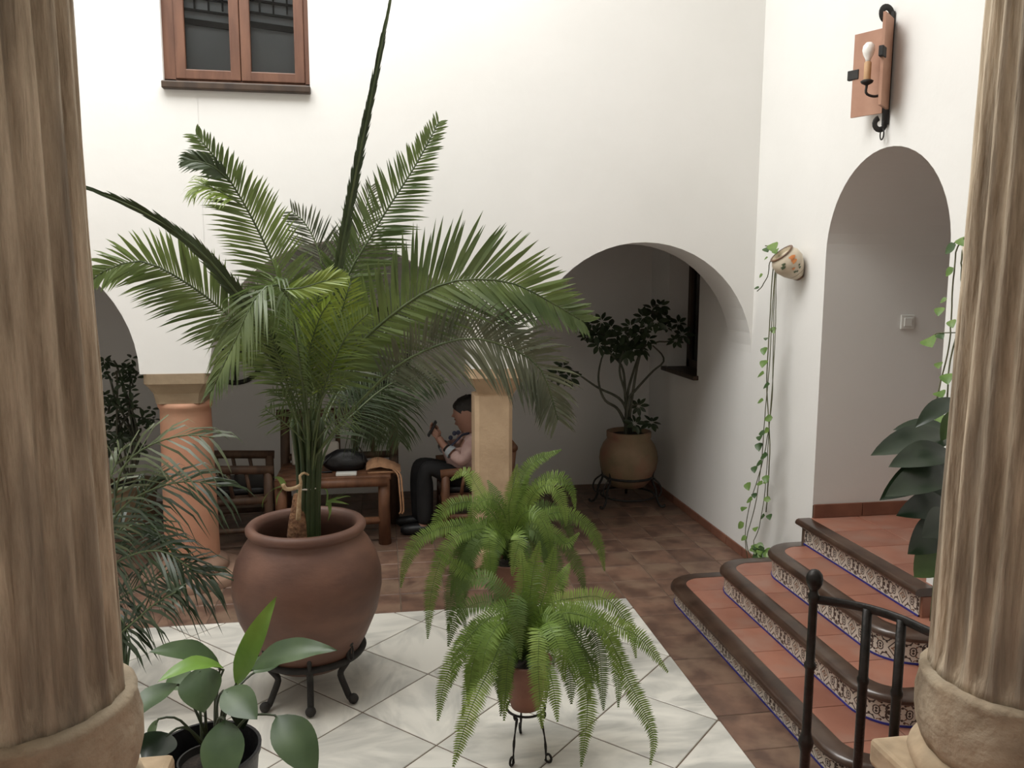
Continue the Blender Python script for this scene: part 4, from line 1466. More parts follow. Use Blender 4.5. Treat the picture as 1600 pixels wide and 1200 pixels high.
z3 = lambda l: [(1140 + a * .45, 360 + b * .45) for a, b in l]
vine('trailing_vine', 'long green pothos vine trailing from the painted wall pot to the floor', [
    [(1216, 398), (1211, 420), (1207, 480), (1203, 560), (1196, 640), (1190, 720), (1180, 790), (1166, 845), (1174, 870)],
    [(1217, 399), (1213, 430), (1212, 500), (1207, 600), (1201, 680), (1196, 760), (1186, 825), (1176, 850), (1184, 868)],
    [(1214, 398), (1208, 420), (1203, 500), (1198, 600), (1203, 690), (1200, 760), (1197, 800)],
    [(1215, 400), (1210, 450), (1208, 560), (1205, 640), (1192, 720), (1171, 790), (1164, 840), (1168, 872)],
    [(1213, 396), (1203, 410), (1200, 430), (1190, 448), (1183, 455)],
    [(1214, 394), (1206, 386), (1196, 384)]],
    z3([(150, 335), (133, 372), (122, 405), (125, 450), (120, 497), (140, 533), (118, 590), (150, 650), (138, 688), (105, 713), (125, 703), (103, 737), (133, 780), (115, 805),
        (87, 818), (125, 850), (137, 868), (62, 875), (115, 880), (80, 935), (85, 912), (143, 935), (55, 960), (123, 990), (138, 985), (50, 1015), (92, 1030), (60, 1063), (85, 1090), (100, 1105)])
    + [(1190 + rnd(-8, 14), 858 + rnd(-8, 10), 1.2) for k in range(14)] + [(1207, 380, 1.3), (1198, 386, 1.2), (1212, 390, 1.1), (1192, 428, .6), (1186, 450, .6), (1200, 402, .6)],
    WX - .13, mouth)
# second wall pot and vine, half behind the right column
rp = atx(1540, 385, WX - .1)
wp2 = thing('wall_pot', 'clay wall pot mostly hidden behind the right stone column', 'pot', rp)
MB().lathe([(.03, -.17), (.06, -.10), (.085, -.03), (.09, .0), (.08, .0), (.07, -.05)], rp, 24).build('body', M['ceramic'], wp2)
vine('trailing_vine', 'thin sparse vine hanging against the wall next to the right stone column', [
    [(1508, 372), (1496, 385), (1491, 420), (1487, 480), (1484, 530), (1474, 580), (1460, 640), (1456, 672)],
    [(1510, 374), (1503, 400), (1502, 450), (1496, 520), (1493, 565)],
    [(1508, 372), (1499, 376), (1491, 380)],
    [(1512, 376), (1507, 420), (1499, 500), (1486, 560), (1480, 620), (1484, 680), (1470, 760), (1466, 850), (1461, 890), (1458, 930), (1453, 970)],
    [(1497, 520), (1480, 520), (1462, 522), (1449, 534)]],
    [(1490, 418, .8), (1480, 466, .7), (1470, 480), (1486, 500), (1466, 522), (1450, 528, 1.4), (1467, 566, .8), (1478, 584, 1.1), (1466, 612, 1.2), (1479, 655), (1482, 668), (1500, 372), (1494, 382)],
    WX - .1, rp)

# dark large-leaved plant behind the right column
pc = at(1550, 900, 2.5)
dp = thing('dark_leaf_plant', 'dark glossy large-leaved plant sticking out from behind the right column', 'plant', (pc.x, pc.y, 0))
terracotta_pot(dp, (pc.x, pc.y, 0), .13, .17, .38, M['pot_red'])
DL = [((1492, 622, 2.66), (1430, 668, 2.62), .07, (-.5, -.6, .6), 'dark_leaf'), ((1488, 682, 2.72), (1360, 712, 2.66), .13, (-.2, -.6, .8), 'dark_leaf'),
      ((1486, 672, 2.8), (1395, 672, 2.86), .09, (-.1, -.5, .9), 'dark_leaf'), ((1484, 705, 2.6), (1388, 730, 2.52), .11, (-.2, -.7, .7), 'dark_leaf'),
      ((1488, 722, 2.68), (1374, 782, 2.6), .13, (-.2, -.7, .7), 'dark_leaf'), ((1482, 735, 2.58), (1382, 776, 2.46), .12, (-.2, -.8, .7), 'dark_leaf'),
      ((1484, 752, 2.7), (1424, 800, 2.64), .14, (-.3, -.9, .4), 'dark_leaf'), ((1480, 785, 2.64), (1400, 806, 2.55), .11, (-.2, -.8, .6), 'dark_leaf'),
      ((1478, 815, 2.62), (1418, 866, 2.55), .13, (-.2, -.9, .5), 'dark_leaf'), ((1472, 852, 2.58), (1428, 902, 2.54), .13, (-.2, -.9, .4), 'mid_leaf'),
      ((1490, 640, 2.7), (1470, 690, 2.68), .06, (-.3, -.9, .2), 'mid_leaf'), ((1480, 800, 2.5), (1440, 840, 2.42), .10, (-.2, -.9, .4), 'dark_leaf'),
      ((1500, 640, 2.6), (1560, 590, 2.5), .1, (.2, -.9, .4), 'dark_leaf'), ((1510, 700, 2.5), (1590, 690, 2.4), .12, (.2, -.6, .8), 'dark_leaf')]
for b, e, w, nr, m in DL:
    pb, pe = at(*b), at(*e)
    lf = leaf_mesh(MB(), pb, pe, w, nr, .07, .2, n=10).build('leaf', M[m], dp)
    MB().tube(cat_rom([V((pc.x + rnd(-.03, .03), pc.y + rnd(-.03, .03), .36)), V((pc.x - .02, pc.y + .03, (pb.z + .36) / 2 + .15)), pb.lerp(V((pc.x, pc.y, pb.z)), .35), pb], 14), .006, 6).build('petiole', M['lily_stem'], lf)

# ------------------------------------------------------------------ iron railing on the terrace
KR = 1.07
RZ = 2.1 - (2.1 - 1.24) * KR
rl = thing('iron_railing', 'black iron railing with ball-topped post before the stairs', 'railing', (1.137 * KR, 1.935 * KR, LAND))
rail_xy = [(1.137, 1.935), (1.185, 1.905), (1.233, 1.868), (1.270, 1.820), (1.295, 1.765), (1.312, 1.70), (1.345, 1.66)]
rail_xy = [(x * KR, y * KR) for x, y in rail_xy]
P = cat_rom([V((x, y, RZ)) for x, y in rail_xy], 24)
MB().tube(P, .0135, 8, flat=.55).build('handrail', M['iron'], rl)
x, y = rail_xy[0]
prof = [(.014, LAND), (.014, .80), (.019, .815), (.021, .83), (.016, .845), (.0125, .86), (.012, 1.04), (.016, 1.047), (.016, 1.056), (.012, 1.063), (.0115, 1.235), (.0155, 1.243), (.0155, 1.252), (.011, 1.26),
        (.011, 1.268), (.016, 1.274), (.021, 1.286), (.0225, 1.297), (.020, 1.31), (.012, 1.32), (.001, 1.324)]
prof = [(q * KR, z if z == LAND else 2.1 - (2.1 - z) * KR) for q, z in prof]
MB().lathe(prof, (x, y, 0), 18).build('post', M['iron'], rl)
for k in (9, 15):
    p = P[k]
    MB().lathe([(.013, LAND), (.0133, .9), (.0133, .955), (.0165, .962), (.0165, .972), (.0133, .98), (.013, RZ)], (p.x, p.y, 0), 14).build('baluster', M['iron'], rl)

# ------------------------------------------------------------------ gallery furniture
def log(mb, a, b, r, r2=None, n=10):
    return mb.tube([a, V(a).lerp(V(b), .5), b], [r, ((r2 or r) + r) / 2, r2 or r], n)


bx0, bx1, by0, by1, sz = -.80, .03, 6.26, 6.82, .555
bench = thing('rustic_bench', 'rustic log bench with a high back holding bags, behind the palm jar', 'bench', ((bx0 + bx1) / 2, by0, 0))
for x in (bx0, bx1 - .045):
    MB().tube([(x + .02, by0 + .03, 0), (x + .018, by0 + .032, .3), (x + .02, by0 + .03, sz - .02)], [.05, .045, .046], 12).build('leg', M['wood_rustic'], bench)
for x in (bx0, bx1 + .06):
    MB().tube([(x, by1, 0), (x, by1, .5), (x + .005, by1 + .03, .98)], [.042, .04, .036], 10).build('back_post', M['wood_chair'], bench)
for k in range(5):
    y = by0 + .01 + k * (by1 - by0) / 5
    MB().bbox((bx0 - .02, y, sz - .04), (bx1 + .03, y + (by1 - by0) / 5 - .006, sz), .01).build('seat_board', M['wood_rustic'], bench, smooth=False)
log(MB(), (bx0, by0, sz - .05), (bx1, by0, sz - .05), .036).build('front_rail', M['wood_rustic'], bench)
log(MB(), (bx0, by0 + .03, .19), (bx1, by0 + .03, .19), .03).build('stretcher', M['wood_rustic'], bench)
log(MB(), (bx0 - .06, by1 + .03, .955), (bx1 + .11, by1 + .03, .965), .045).build('top_rail', M['wood_chair'], bench)
log(MB(), (bx0, by1 + .01, .60), (bx1 + .06, by1 + .01, .60), .03).build('back_rail', M['wood_chair'], bench)
for k in range(5):
    x = bx0 + .14 + k * .145
    MB().tube([(x, by1 + .01, .60), (x, by1 + .03, .95)], .02, 8).build('spindle', M['wood_chair'], bench)
log(MB(), (bx1 + .06, by1, .575), (bx1 + .05, by0 + .1, .56), .035).build('side_rail', M['wood_chair'], bench)

c = at(493, 708, 6.72)
cu = MB().bbox((-.19, -.022, -.095), (.19, .022, .095), .02, Matrix.Translation((c.x, 6.72, sz + .095)) @ Matrix.Rotation(-.12, 4, 'X')).build('cushion', M['white'], smooth=True)
tag(cu, 'off-white rectangular cushion leaning on the bench back', 'cushion')
# black bag
c = at(540, 735, 6.5)
bag = thing('handbag', 'black handbag lying on the rustic bench', 'bag', (c.x, 6.5, sz))
rows = []
for i in range(13):
    u = i / 12
    rows.append((max(.004, .155 * math.sin(PI * (.12 + .80 * u)) ** .5), .165 * u))
S_ = Matrix.Diagonal(V((1.25, .62, 1)))
mb = MB().lathe([(r * (1 - .25 * z / .165), z) for r, z in rows], (c.x, 6.5, sz), 28, M=S_, mod=lambda a, z, r: .018 * mnoise.noise(V((math.cos(a) * 3, math.sin(a) * 3, z * 22))))
mb.build('body', M['black_leather'], bag)
MB().tube(cat_rom([(c.x - .10, 6.47, sz + .13), (c.x - .16, 6.44, sz + .08), (c.x - .21, 6.42, sz + .01), (c.x - .1, 6.40, sz + .012)], 16), .009, 6).build('strap', M['black_leather'], bag)
MB().tube(cat_rom([(c.x + .05, 6.46, sz + .155), (c.x + .10, 6.44, sz + .20), (c.x + .14, 6.45, sz + .14), (c.x + .15, 6.45, sz + .06)], 16), .007, 6).build('strap', M['black_leather'], bag)
c = at(541, 736, 6.3)
bxx = MB().bbox((c.x - .08, 6.28, sz), (c.x + .08, 6.34, sz + .028), .008).build('white_case', M['plastic'], smooth=False)
tag(bxx, 'small flat white case on the front edge of the bench', 'case')
# tan hat-like bag with hanging cord
c = at(598, 722, 6.42)
hat = thing('tan_bag', 'soft tan folded bag with hanging straps on the bench end', 'bag', (c.x, 6.42, sz))
rows = []
for i in range(9):
    u = i / 8
    row = []
    for j in range(13):
        v = j / 12
        hh = .125 * math.sin(PI * min(1, max(0, v * .86 + .1))) ** .7 * (1 - .55 * v) * (math.sin(PI * (.08 + .84 * u)) ** .5)
        row.append(V((c.x - .13 + .27 * v, 6.32 + .26 * u, sz + .004 + hh + .008 * mnoise.noise(V((u * 6, v * 6, 1))))))
    rows.append(row)
mb = MB().grid(rows)
mb.box((c.x - .12, 6.33, sz), (c.x + .12, 6.56, sz + .014))
mb.build('body', M['tan'], hat)
for dx in (.125, .145):
    MB().tube(cat_rom([(c.x + dx - .05, 6.34, sz + .03), (c.x + dx - .01, 6.26, sz - .0), (c.x + dx, 6.215, sz - .1), (c.x + dx + .01, 6.22, sz - .27), (c.x + dx - .005, 6.22, sz - .30)], 18), .007, 6).build('strap', M['tan'], hat)


def armchair(name, label, c, rz, seat_z=.42, w=.56, d=.52, armz=.66, matw=M['wood_chair'], cush=True):
    t = thing(name, label, 'chair', c)
    t.rotation_euler = (0, 0, rz)
    o = V(c)

    def L(m):                       # local metres -> build around the origin of the thing
        return m
    for sx in (-1, 1):
        for sy in (-1, 1):
            h = armz if sy < 0 else armz + .22
            mb = MB().tube([(sx * w / 2, sy * d / 2, 0), (sx * w / 2, sy * d / 2, .3), (sx * w / 2 * .98, sy * d / 2 + (0.05 if sy > 0 else 0), h)], [.04, .036, .034], 10)
            mb.build('leg', matw, t, o=(0, 0, 0))
        # arm with spindles
        a, b = V((sx * w / 2, -d / 2 - .04, armz)), V((sx * w / 2, d / 2 + .05, armz + .035))
        log(MB(), a, b, .034).build('armrest', matw, t, o=(0, 0, 0))
        for k in range(3):
            y = -d / 4 + k * d / 4
            MB().tube([(sx * w / 2, y, seat_z), (sx * w / 2, y + .03, armz)], .015, 8).build('spindle', matw, t, o=(0, 0, 0))
        log(MB(), (sx * w / 2, -d / 2, .16), (sx * w / 2, d / 2, .16), .022).build('stretcher', matw, t, o=(0, 0, 0))
        log(MB(), (sx * w / 2, -d / 2, seat_z - .03), (sx * w / 2, d / 2, seat_z - .03), .032).build('seat_rail', matw, t, o=(0, 0, 0))
    for y in (-d / 2, d / 2):
        log(MB(), (-w / 2, y, seat_z - .03), (w / 2, y, seat_z - .03), .032).build('seat_rail', matw, t, o=(0, 0, 0))
    log(MB(), (-w / 2, -d / 2, .20), (w / 2, -d / 2, .20), .024).build('stretcher', matw, t, o=(0, 0, 0))
    for k in range(5):
        x = -w / 2 + .035 + k * (w - .07) / 5
        MB().bbox((x, -d / 2 + .02, seat_z - .02), (x + (w - .07) / 5 - .006, d / 2 - .02, seat_z + .004), .006).build('seat_slat', matw, t, smooth=False, o=(0, 0, 0))
    log(MB(), (-w / 2 - .03, d / 2 + .05, armz + .2), (w / 2 + .03, d / 2 + .05, armz + .2), .036).build('top_rail', matw, t, o=(0, 0, 0))
    for k in range(5):
        x = -w / 2 + .09 + k * (w - .18) / 4
        MB().tube([(x, d / 2, seat_z), (x, d / 2 + .05, armz + .2)], .016, 8).build('back_spindle', matw, t, o=(0, 0, 0))
    if cush:
        MB().bbox((-w / 2 + .04, -d / 2 + .02, seat_z + .004), (w / 2 - .04, d / 2 - .04, seat_z + .06), .02).build('seat_cushion', M['black_leather'], t, o=(0, 0, 0))
    return t


armchair('armchair', 'dark rustic wooden armchair with spindle sides behind the pink column', (-1.16, 6.55, 0), math.radians(96), armz=.62)

# ------------------------------------------------------------------ things on the gallery back wall
c = at(367, 556, BY)
wh = thing('wall_ornament', 'round black iron wheel ornament on the gallery wall near the pink column', 'wall ornament', (c.x, BY, c.z))
ring = [V((c.x + .25 * math.cos(a), BY - .025, c.z + .25 * math.sin(a))) for a in [2 * PI * k / 48 for k in range(49)]]
MB().tube(ring, .022, 8, caps=False).build('rim', M['iron_matt'], wh)
for k in range(3):
    a = k * PI / 3 + PI / 2
    log(MB(), (c.x + .25 * math.cos(a), BY - .025, c.z + .25 * math.sin(a)), (c.x - .25 * math.cos(a), BY - .025, c.z - .25 * math.sin(a)), .012).build('spoke', M['iron_matt'], wh)
MB().lathe([(.045, -.03), (.045, .0), (.02, .012)], (c.x, BY - .03, c.z), 16, M=Matrix.Rotation(PI / 2, 4, 'X')).build('hub', M['iron_matt'], wh)
a, b = at(545, 600, BY), at(640, 480, BY)
fx0, fx1, fz0, fz1 = a.x, b.x, a.z - .02, b.z
pf = thing('framed_picture', 'black framed picture on the back wall above the rustic bench', 'picture', ((fx0 + fx1) / 2, BY, fz0))
fw = .042
mb = MB()
mb.bbox((fx0, BY - .03, fz0), (fx0 + fw, BY, fz1), .004).bbox((fx1 - fw, BY - .03, fz0), (fx1, BY, fz1), .004)
mb.bbox((fx0, BY - .03, fz0), (fx1, BY, fz0 + fw), .004).bbox((fx0, BY - .03, fz1 - fw), (fx1, BY, fz1), .004)
mb.build('frame', M['iron_matt'], pf, smooth=False)
MB().box((fx0 + fw, BY - .012, fz0 + fw), (fx1 - fw, BY - .002, fz1 - fw)).build('canvas', M['picture'], pf, smooth=False)

# ------------------------------------------------------------------ gallery shrub in a buff jar on an iron stand
SX, SYY = at(982, 700, 7.1).x, 7.1
st = thing('jar_stand', 'ornate black iron stand under the buff jar in the gallery corner', 'plant stand', (SX, SYY, 0))
rz_ = .27
ring = [V((SX + .225 * math.cos(a), SYY + .225 * math.sin(a), rz_)) for a in [2 * PI * k / 40 for k in range(41)]]
MB().tube(ring, .014, 8, caps=False).build('ring', M['iron_matt'], st)
low = [V((SX + .25 * math.cos(a), SYY + .25 * math.sin(a), .09)) for a in [2 * PI * k / 40 for k in range(41)]]
MB().tube(low, .009, 8, caps=False).build('lower_ring', M['iron_matt'], st)
for an in (-150, -35, 75, 165):
    a = math.radians(an)
    d = V((math.cos(a), math.sin(a), 0))
    o = V((SX, SYY, 0))
    mb = MB().tube(cat_rom([o + d * r + V((0, 0, z)) for r, z in ((.225, .40), (.245, .37), (.235, .30), (.235, .24), (.27, .16), (.28, .08), (.31, .02), (.345, .012), (.355, .035))], 24), .011, 7)
    mb.tube(cat_rom([o + d * r + V((0, 0, z)) for r, z in ((.24, .27), (.30, .22), (.32, .15), (.29, .10), (.25, .12))], 16), .008, 6)
    mb.build('leg', M['iron_matt'], st)
jr = thing('shrub_jar', 'buff clay jar with thick collar in the far gallery corner', 'jar', (SX, SYY, .18))
MB().lathe([(.12, .175), (.16, .18), (.215, .245), (.255, .34), (.27, .43), (.262, .50), (.235, .57), (.205, .61), (.198, .62), (.205, .64), (.205, .685), (.19, .69), (.175, .68), (.17, .62)], (SX, SYY, 0), 44, mod=rough(.004, 8)).build('body', M['pot_buff'], jr)
MB().lathe([(.001, .66), (.17, .65)], (SX, SYY, 0), 20, caps=False).build('soil', M['soil'], jr)


def rosette(parent, c, size, n, mat, up=(0, -.5, .8)):
    mb = MB()
    up = V(up).normalized()
    a0 = rnd(0, 6)
    s = up.cross(V((1, 0, .1))).normalized()
    t = up.cross(s)
    for k in range(n):
        a = a0 + 2 * PI * k / n
        d = (s * math.cos(a) + t * math.sin(a) + up * rnd(-.5, .15)).normalized()
        l = size * rnd(.75, 1.1)
        leaf_mesh(mb, c + d * size * .12, c + d * l, l * .38, up + V((rnd(-.3, .3), rnd(-.3, .3), 0)), .04, .15, peak=.5, n=4)
    return mb.build('leaf_cluster', mat, parent)


sh = thing('umbrella_shrub', 'umbrella tree with bare twisting stems in the buff gallery jar', 'shrub', (SX, SYY, .65))
base = V((SX, SYY, .66))
stems = [
    [(978, 630), (973, 576), (951, 549), (930, 515)], [(980, 620), (990, 580), (996, 562), (1010, 520), (1030, 485)], [(982, 625), (991, 612), (1020, 580), (1036, 567), (1035, 555), (1020, 540)],
    [(973, 628), (933, 605), (901, 583), (881, 574)], [(966, 640), (945, 625), (935, 594), (940, 560), (948, 545)], [(978, 620), (968, 580), (975, 545), (985, 520)], [(1000, 555), (1025, 535), (1045, 534), (1060, 525)], [(985, 640), (995, 632), (1000, 632)]]
for q in stems:
    pts = [base + V((rnd(-.04, .04), rnd(-.03, .03), 0))] + [at(x, y, 7.1 + rnd(-.06, .06)) for x, y in q]
    MB().tube(cat_rom(pts, 24), [.016 - .0004 * k for k in range(25)], 7).build('stem', M['shrub_stem'], sh)
cl = [(912, 512), (925, 505), (940, 502), (955, 512), (930, 522), (948, 528), (965, 535), (975, 520), (985, 510), (1000, 520), (1005, 495), (1020, 483), (1032, 478), (1038, 495), (1025, 502), (990, 545), (1003, 545), (960, 548),
      (975, 552), (1060, 505), (1066, 522), (1056, 532), (880, 572), (890, 590), (871, 585), (935, 538), (1012, 530), (918, 525), (998, 634), (1018, 660), (992, 662), (985, 530), (1040, 510), (1010, 508)]
for x, y in cl:
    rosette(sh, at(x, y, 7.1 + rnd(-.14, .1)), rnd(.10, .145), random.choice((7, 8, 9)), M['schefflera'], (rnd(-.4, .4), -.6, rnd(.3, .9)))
# left gallery shrub
gx, gy = -2.05, 6.9
gs = thing('gallery_shrub', 'dark leafy shrub in the shaded gallery behind the left column', 'shrub', (gx, gy, 0))
terracotta_pot(gs, (gx, gy, 0), .16, .22, .42, M['pot_buff'])
for k in range(9):
    tx, ty = rnd(150, 235), rnd(560, 690)
    tp = at(tx, ty, gy + rnd(-.2, .2))
    MB().tube(cat_rom([V((gx, gy, .4)), V((gx + rnd(-.1, .1), gy, .75)), tp.lerp(V((gx, gy, 1.0)), .35) + V((0, 0, .1)), tp], 16), .009, 6).build('stem', M['shrub_stem'], gs)
for k in range(60):
    x, y = rnd(140, 225), rnd(560, 720)
    if x > 205 and y < 620:
        x -= 30
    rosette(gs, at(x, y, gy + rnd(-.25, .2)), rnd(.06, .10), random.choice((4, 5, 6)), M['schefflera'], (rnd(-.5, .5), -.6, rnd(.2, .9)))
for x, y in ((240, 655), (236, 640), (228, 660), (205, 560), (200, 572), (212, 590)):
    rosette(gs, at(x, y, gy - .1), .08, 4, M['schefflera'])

# ------------------------------------------------------------------ seated person and chair
PYC = 6.62
pc_ = armchair('armchair', 'reddish rustic log armchair the seated person uses, behind the square pier', (.745, 6.66, 0), math.radians(-90), seat_z=.34, armz=.52, w=.54, d=.50, matw=M['wood_rustic'], cush=True)


def skin_mesh(name, mat, verts, edges, radii, parent, root=0, sub=2, o=(0, 0, 0)):
    me = bpy.data.meshes.new(name)
    me.from_pydata([tuple(V(v) - V(o)) for v in verts], edges, [])
    ob = bpy.data.objects.new(name, me)
    COL.objects.link(ob)
    ob.parent = parent
    md = ob.modifiers.new('skin', 'SKIN')
    md.use_smooth_shade = True
    for i, r in enumerate(radii):
        s = me.skin_vertices[0].data[i]
        s.radius = r if isinstance(r, tuple) else (r, r)
        s.use_root = (i == root)
    sd = ob.modifiers.new('sub', 'SUBSURF')
    sd.levels = sub
    sd.render_levels = sub
    me.materials.append(mat)
    return ob


pel = at(744, 752, PYC)
person = thing('person', 'person in pale pink shirt and black trousers seated sideways looking at a phone', 'person', (pel.x, PYC, 0))
PO = V((pel.x, PYC, 0))
J = dict(pelvis=pel, spine=at(728, 728, PYC), chest=at(724, 702, PYC), neck=at(732, 678, PYC), head0=at(731, 665, PYC), head=at(727, 643, PYC), top=at(729, 630, PYC),
         ls=at(740, 690, PYC - .17), le=at(722, 722, PYC - .23), lw=at(694, 697, PYC - .13), lh=at(684, 682, PYC - .09),
         rs=at(728, 689, PYC + .17), re=at(707, 714, PYC + .2), rw=at(688, 690, PYC + .05), rh=at(680, 674, PYC - .0),
         lhip=at(748, 758, PYC - .1), lk=at(664, 727, PYC - .12), la=at(664, 822, PYC - .14), lt=at(642, 828, PYC - .14),
         rhip=at(744, 752, PYC + .1), rk=at(652, 722, PYC + .12), ra=at(656, 817, PYC + .1), rt=at(636, 820, PYC + .1))
names = list(J)
idx = {n: i for i, n in enumerate(names)}
E_ = [('pelvis', 'spine'), ('spine', 'chest'), ('chest', 'neck'), ('neck', 'head0'), ('head0', 'head'), ('head', 'top'), ('chest', 'ls'), ('ls', 'le'), ('le', 'lw'), ('lw', 'lh'), ('chest', 'rs'), ('rs', 're'), ('re', 'rw'), ('rw', 'rh'),
      ('pelvis', 'lhip'), ('lhip', 'lk'), ('lk', 'la'), ('la', 'lt'), ('pelvis', 'rhip'), ('rhip', 'rk'), ('rk', 'ra'), ('ra', 'rt')]
Rr = dict(pelvis=.15, spine=.16, chest=.165, neck=.07, head0=.088, head=.128, top=.10, ls=.062, le=.042, lw=.028, lh=.034, rs=.062, re=.042, rw=.028, rh=.034,
          lhip=.088, lk=.062, la=.042, lt=.036, rhip=.088, rk=.062, ra=.042, rt=.036)
body = skin_mesh('body', M['skin'], [J[n] for n in names], [(idx[a], idx[b]) for a, b in E_], [Rr[n] for n in names], person, o=PO)


def sub_skin(name, mat, ns, es, grow, extra=None):
    pos = {n: J[n] for n in ns if n in J}
    pos.update(extra or {})
    li = list(pos)
    ii = {n: i for i, n in enumerate(li)}
    return skin_mesh(name, mat, [pos[n] for n in li], [(ii[a], ii[b]) for a, b in es], [Rr.get(n, grow.get(n, .05)) + grow.get('_', .012) if n not in grow else grow[n] for n in li], person, o=PO)


lcu, rcu = J['le'].lerp(J['lw'], .55), J['re'].lerp(J['rw'], .6)
sub_skin('shirt', M['shirt'], ['spine', 'pelvis', 'chest', 'ls', 'le', 'rs', 're'], [('spine', 'pelvis'), ('spine', 'chest'), ('chest', 'ls'), ('ls', 'le'), ('le', 'lc'), ('chest', 'rs'), ('rs', 're'), ('re', 'rc'), ('chest', 'co'), ('pelvis', 'hem')],
         {'_': .016, 'lc': .05, 'rc': .05, 'co': .075, 'le': .06, 're': .06, 'hem': (.11, .13), 'spine': .205, 'chest': .19}, {'lc': lcu, 'rc': rcu, 'co': J['chest'].lerp(J['neck'], .75), 'hem': at(694, 734, PYC - .03)})
for s_, a in (('l', lcu), ('r', rcu)):
    w = J[s_ + 'w']
    MB().tube([a.lerp(w, .0), a.lerp(w, .25), a.lerp(w, .5)], [.054, .052, .046], 14, caps=False).build('cuff', M['cuff'], person, o=PO)
MB().tube([J['lw'].lerp(J['le'], .10), J['lw'].lerp(J['le'], .17)], .033, 14).build('wrist_band', M['iron_matt'], person, o=PO)
sub_skin('trousers', M['trouser'], ['pelvis', 'lhip', 'lk', 'la', 'rhip', 'rk', 'ra'], [('pelvis', 'lhip'), ('lhip', 'lk'), ('lk', 'la'), ('pelvis', 'rhip'), ('rhip', 'rk'), ('rk', 'ra')], {'_': .014, 'la': .068, 'ra': .068, 'lk': .082, 'rk': .082, 'pelvis': .165})
for s_ in ('l', 'r'):
    a, t_ = J[s_ + 'a'], J[s_ + 't']
    f = (t_ - a)
    f.z = 0
    f.normalize()
    rows = [(V(a) - f * .07, .038), (V(a), .05), (V(a) + f * .09, .048), (V(a) + f * .17, .040), (V(a) + f * .20, .02)]
    MB().tube([V((p.x, p.y, .042)) for p, r in rows], [r for p, r in rows], 12, flat=1.0).build('shoe', M['black_leather'], person, o=PO)
# head details: hair cap, nose, ears, eyes, mouth
hc = at(728, 641, PYC)
fw_ = V((-1, -.12, -.12)).normalized()
lf_ = V((0, -1, 0))
upv = V((0, 0, 1))
mb = MB()
rows = []
for i in range(11):
    ph = PI * .62 * i / 10
    row = []
    for j in range(25):
        th = 2 * PI * j / 24
        cf = math.cos(th)
        lim = 1.0 if cf < .2 else 1.0 - .33 * (cf - .2) / .8        # shorter over the forehead
        p_ = ph * lim
        d = V((0, 0, 1)) * math.cos(p_) + (fw_ * math.cos(th) * 1.08 + lf_ * math.sin(th) * .86) * math.sin(p_)
        r = .118 + .008 * mnoise.noise(d * 9) + (.012 if cf < -.1 and i > 6 else 0)
        row.append(hc + V((.008, 0, .012)) + d * r)
    rows.append(row)
mb.grid(rows).build('hair', M['hair'], person, o=PO)
nb = hc + fw_ * .085 + V((0, 0, -.012))
mb = MB().tube([nb + V((0, 0, .025)), nb + fw_ * .012, nb + fw_ * .026 + V((0, 0, -.018)), nb + fw_ * .004 + V((0, 0, -.03))], [.008, .012, .015, .010], 8)
mb.tube([hc + fw_ * .01 + V((0, 0, -.06)), hc + fw_ * .055 + V((0, 0, -.085)), hc + fw_ * .068 + V((0, 0, -.098)), hc + fw_ * .05 + V((0, 0, -.112))], [.06, .042, .03, .02], 10)
mb.build('face', M['skin'], person, o=PO)
for s_ in (1, -1):
    MB().ball(hc + fw_ * .084 + lf_ * .036 * s_ + V((0, 0, .008)), .011, 10, 7).build('eye', M['iron_matt'], person, o=PO)
    MB().ball(hc + lf_ * .088 * s_ + V((.012, 0, -.02)), (.018, .010, .030), 10, 7).build('ear', M['skin'], person, o=PO)
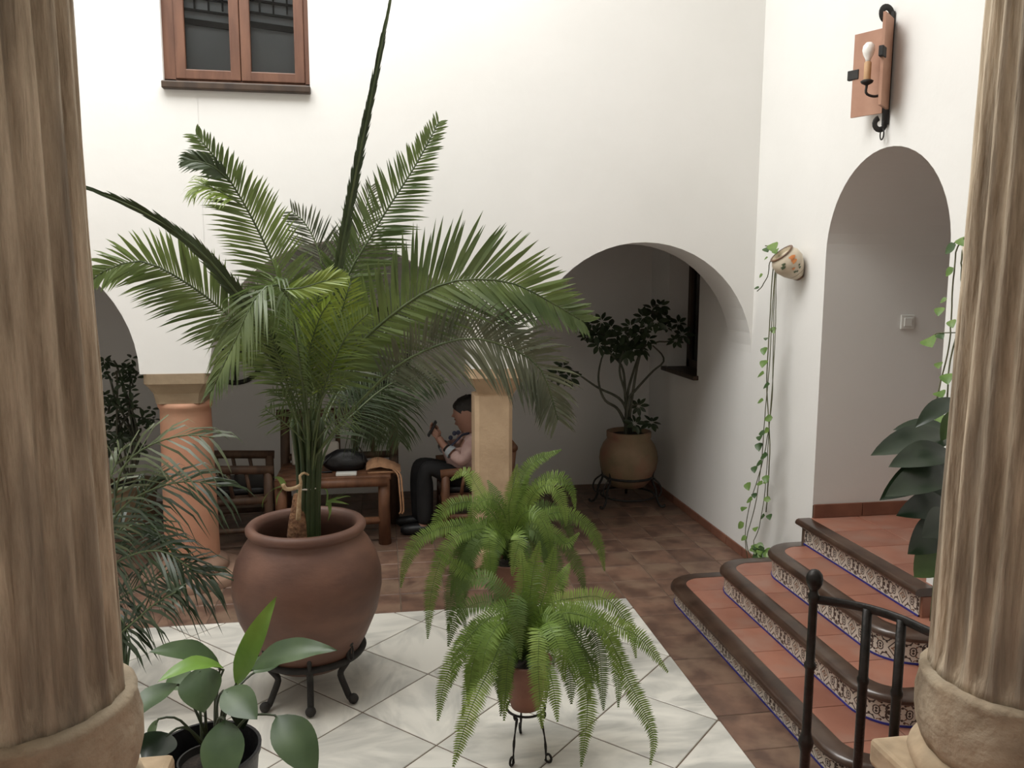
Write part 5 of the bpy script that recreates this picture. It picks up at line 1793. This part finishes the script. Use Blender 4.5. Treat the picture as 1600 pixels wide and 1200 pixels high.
MB().tube([hc + fw_ * .086 + lf_ * .024 + V((0, 0, -.064)), hc + fw_ * .095 + V((0, 0, -.062)), hc + fw_ * .086 - lf_ * .024 + V((0, 0, -.064))], .006, 6).build('mouth', M['pot_red'], person, o=PO)
# shirt collar
for s_ in (1, -1):
    q = J['neck']
    leaf_mesh(MB(), q + lf_ * .05 * s_ + V((.02, 0, .03)), q + fw_ * .11 + lf_ * .05 * s_ + V((0, 0, -.05)), .06, fw_ * .5 + lf_ * s_, .03, .1, n=6).build('collar', M['shirt'], person, o=PO)
# fingers
ph_c = (J['lh'] + J['rh']) / 2 + V((-.035, 0, .045))
for s_, hnd in (('l', J['lh']), ('r', J['rh'])):
    sg = -1 if s_ == 'l' else 1
    d = (hnd - J[s_ + 'w']).normalized()
    for k, ln in enumerate((.072, .080, .074, .058)):
        b = hnd + d * .022 + V((.012 - .004 * k, sg * .004, .018 - .015 * k))
        m_ = b + d * ln * .5 + V((-.012, -sg * .006, 0))
        e = m_ + V((-.012, -sg * ln * .42, .016))
        MB().tube(cat_rom([b - d * .02, b, m_, e], 8), [.0098] * 6 + [.009, .0085, .007], 7).build('finger', M['skin'], person, o=PO)
    MB().tube(cat_rom([hnd + V((.012, 0, .01)), hnd + V((.02, -sg * .02, .03)), hnd + V((.0, -sg * .03, .055))], 6), .0098, 7).build('thumb', M['skin'], person, o=PO)
phn = MB().bbox((-.008, -.038, -.07), (.008, .038, .07), .004, Matrix.Translation(ph_c) @ Matrix.Rotation(.5, 4, 'Y')).build('phone', M['black_leather'], smooth=False)
tag(phn, 'dark phone held in the hands of the seated person', 'phone')
# lanyard beads on the chest
lan = thing('lanyard', 'navy lanyard with dark discs hanging on the pink shirt', 'lanyard', at(712, 690, PYC - .12))
pts = [at(733, 677, PYC - .13), at(722, 680, PYC - .15), at(712, 690, PYC - .16), at(703, 698, PYC - .16)]
MB().tube(cat_rom(pts, 14), .010, 6).build('strap', M['navy'], lan)
for x, y in ((710, 677), (704, 684), (716, 676)):
    MB().ball(at(x, y, PYC - .17), (.018, .010, .020), 10, 7).build('disc', M['navy'], lan)
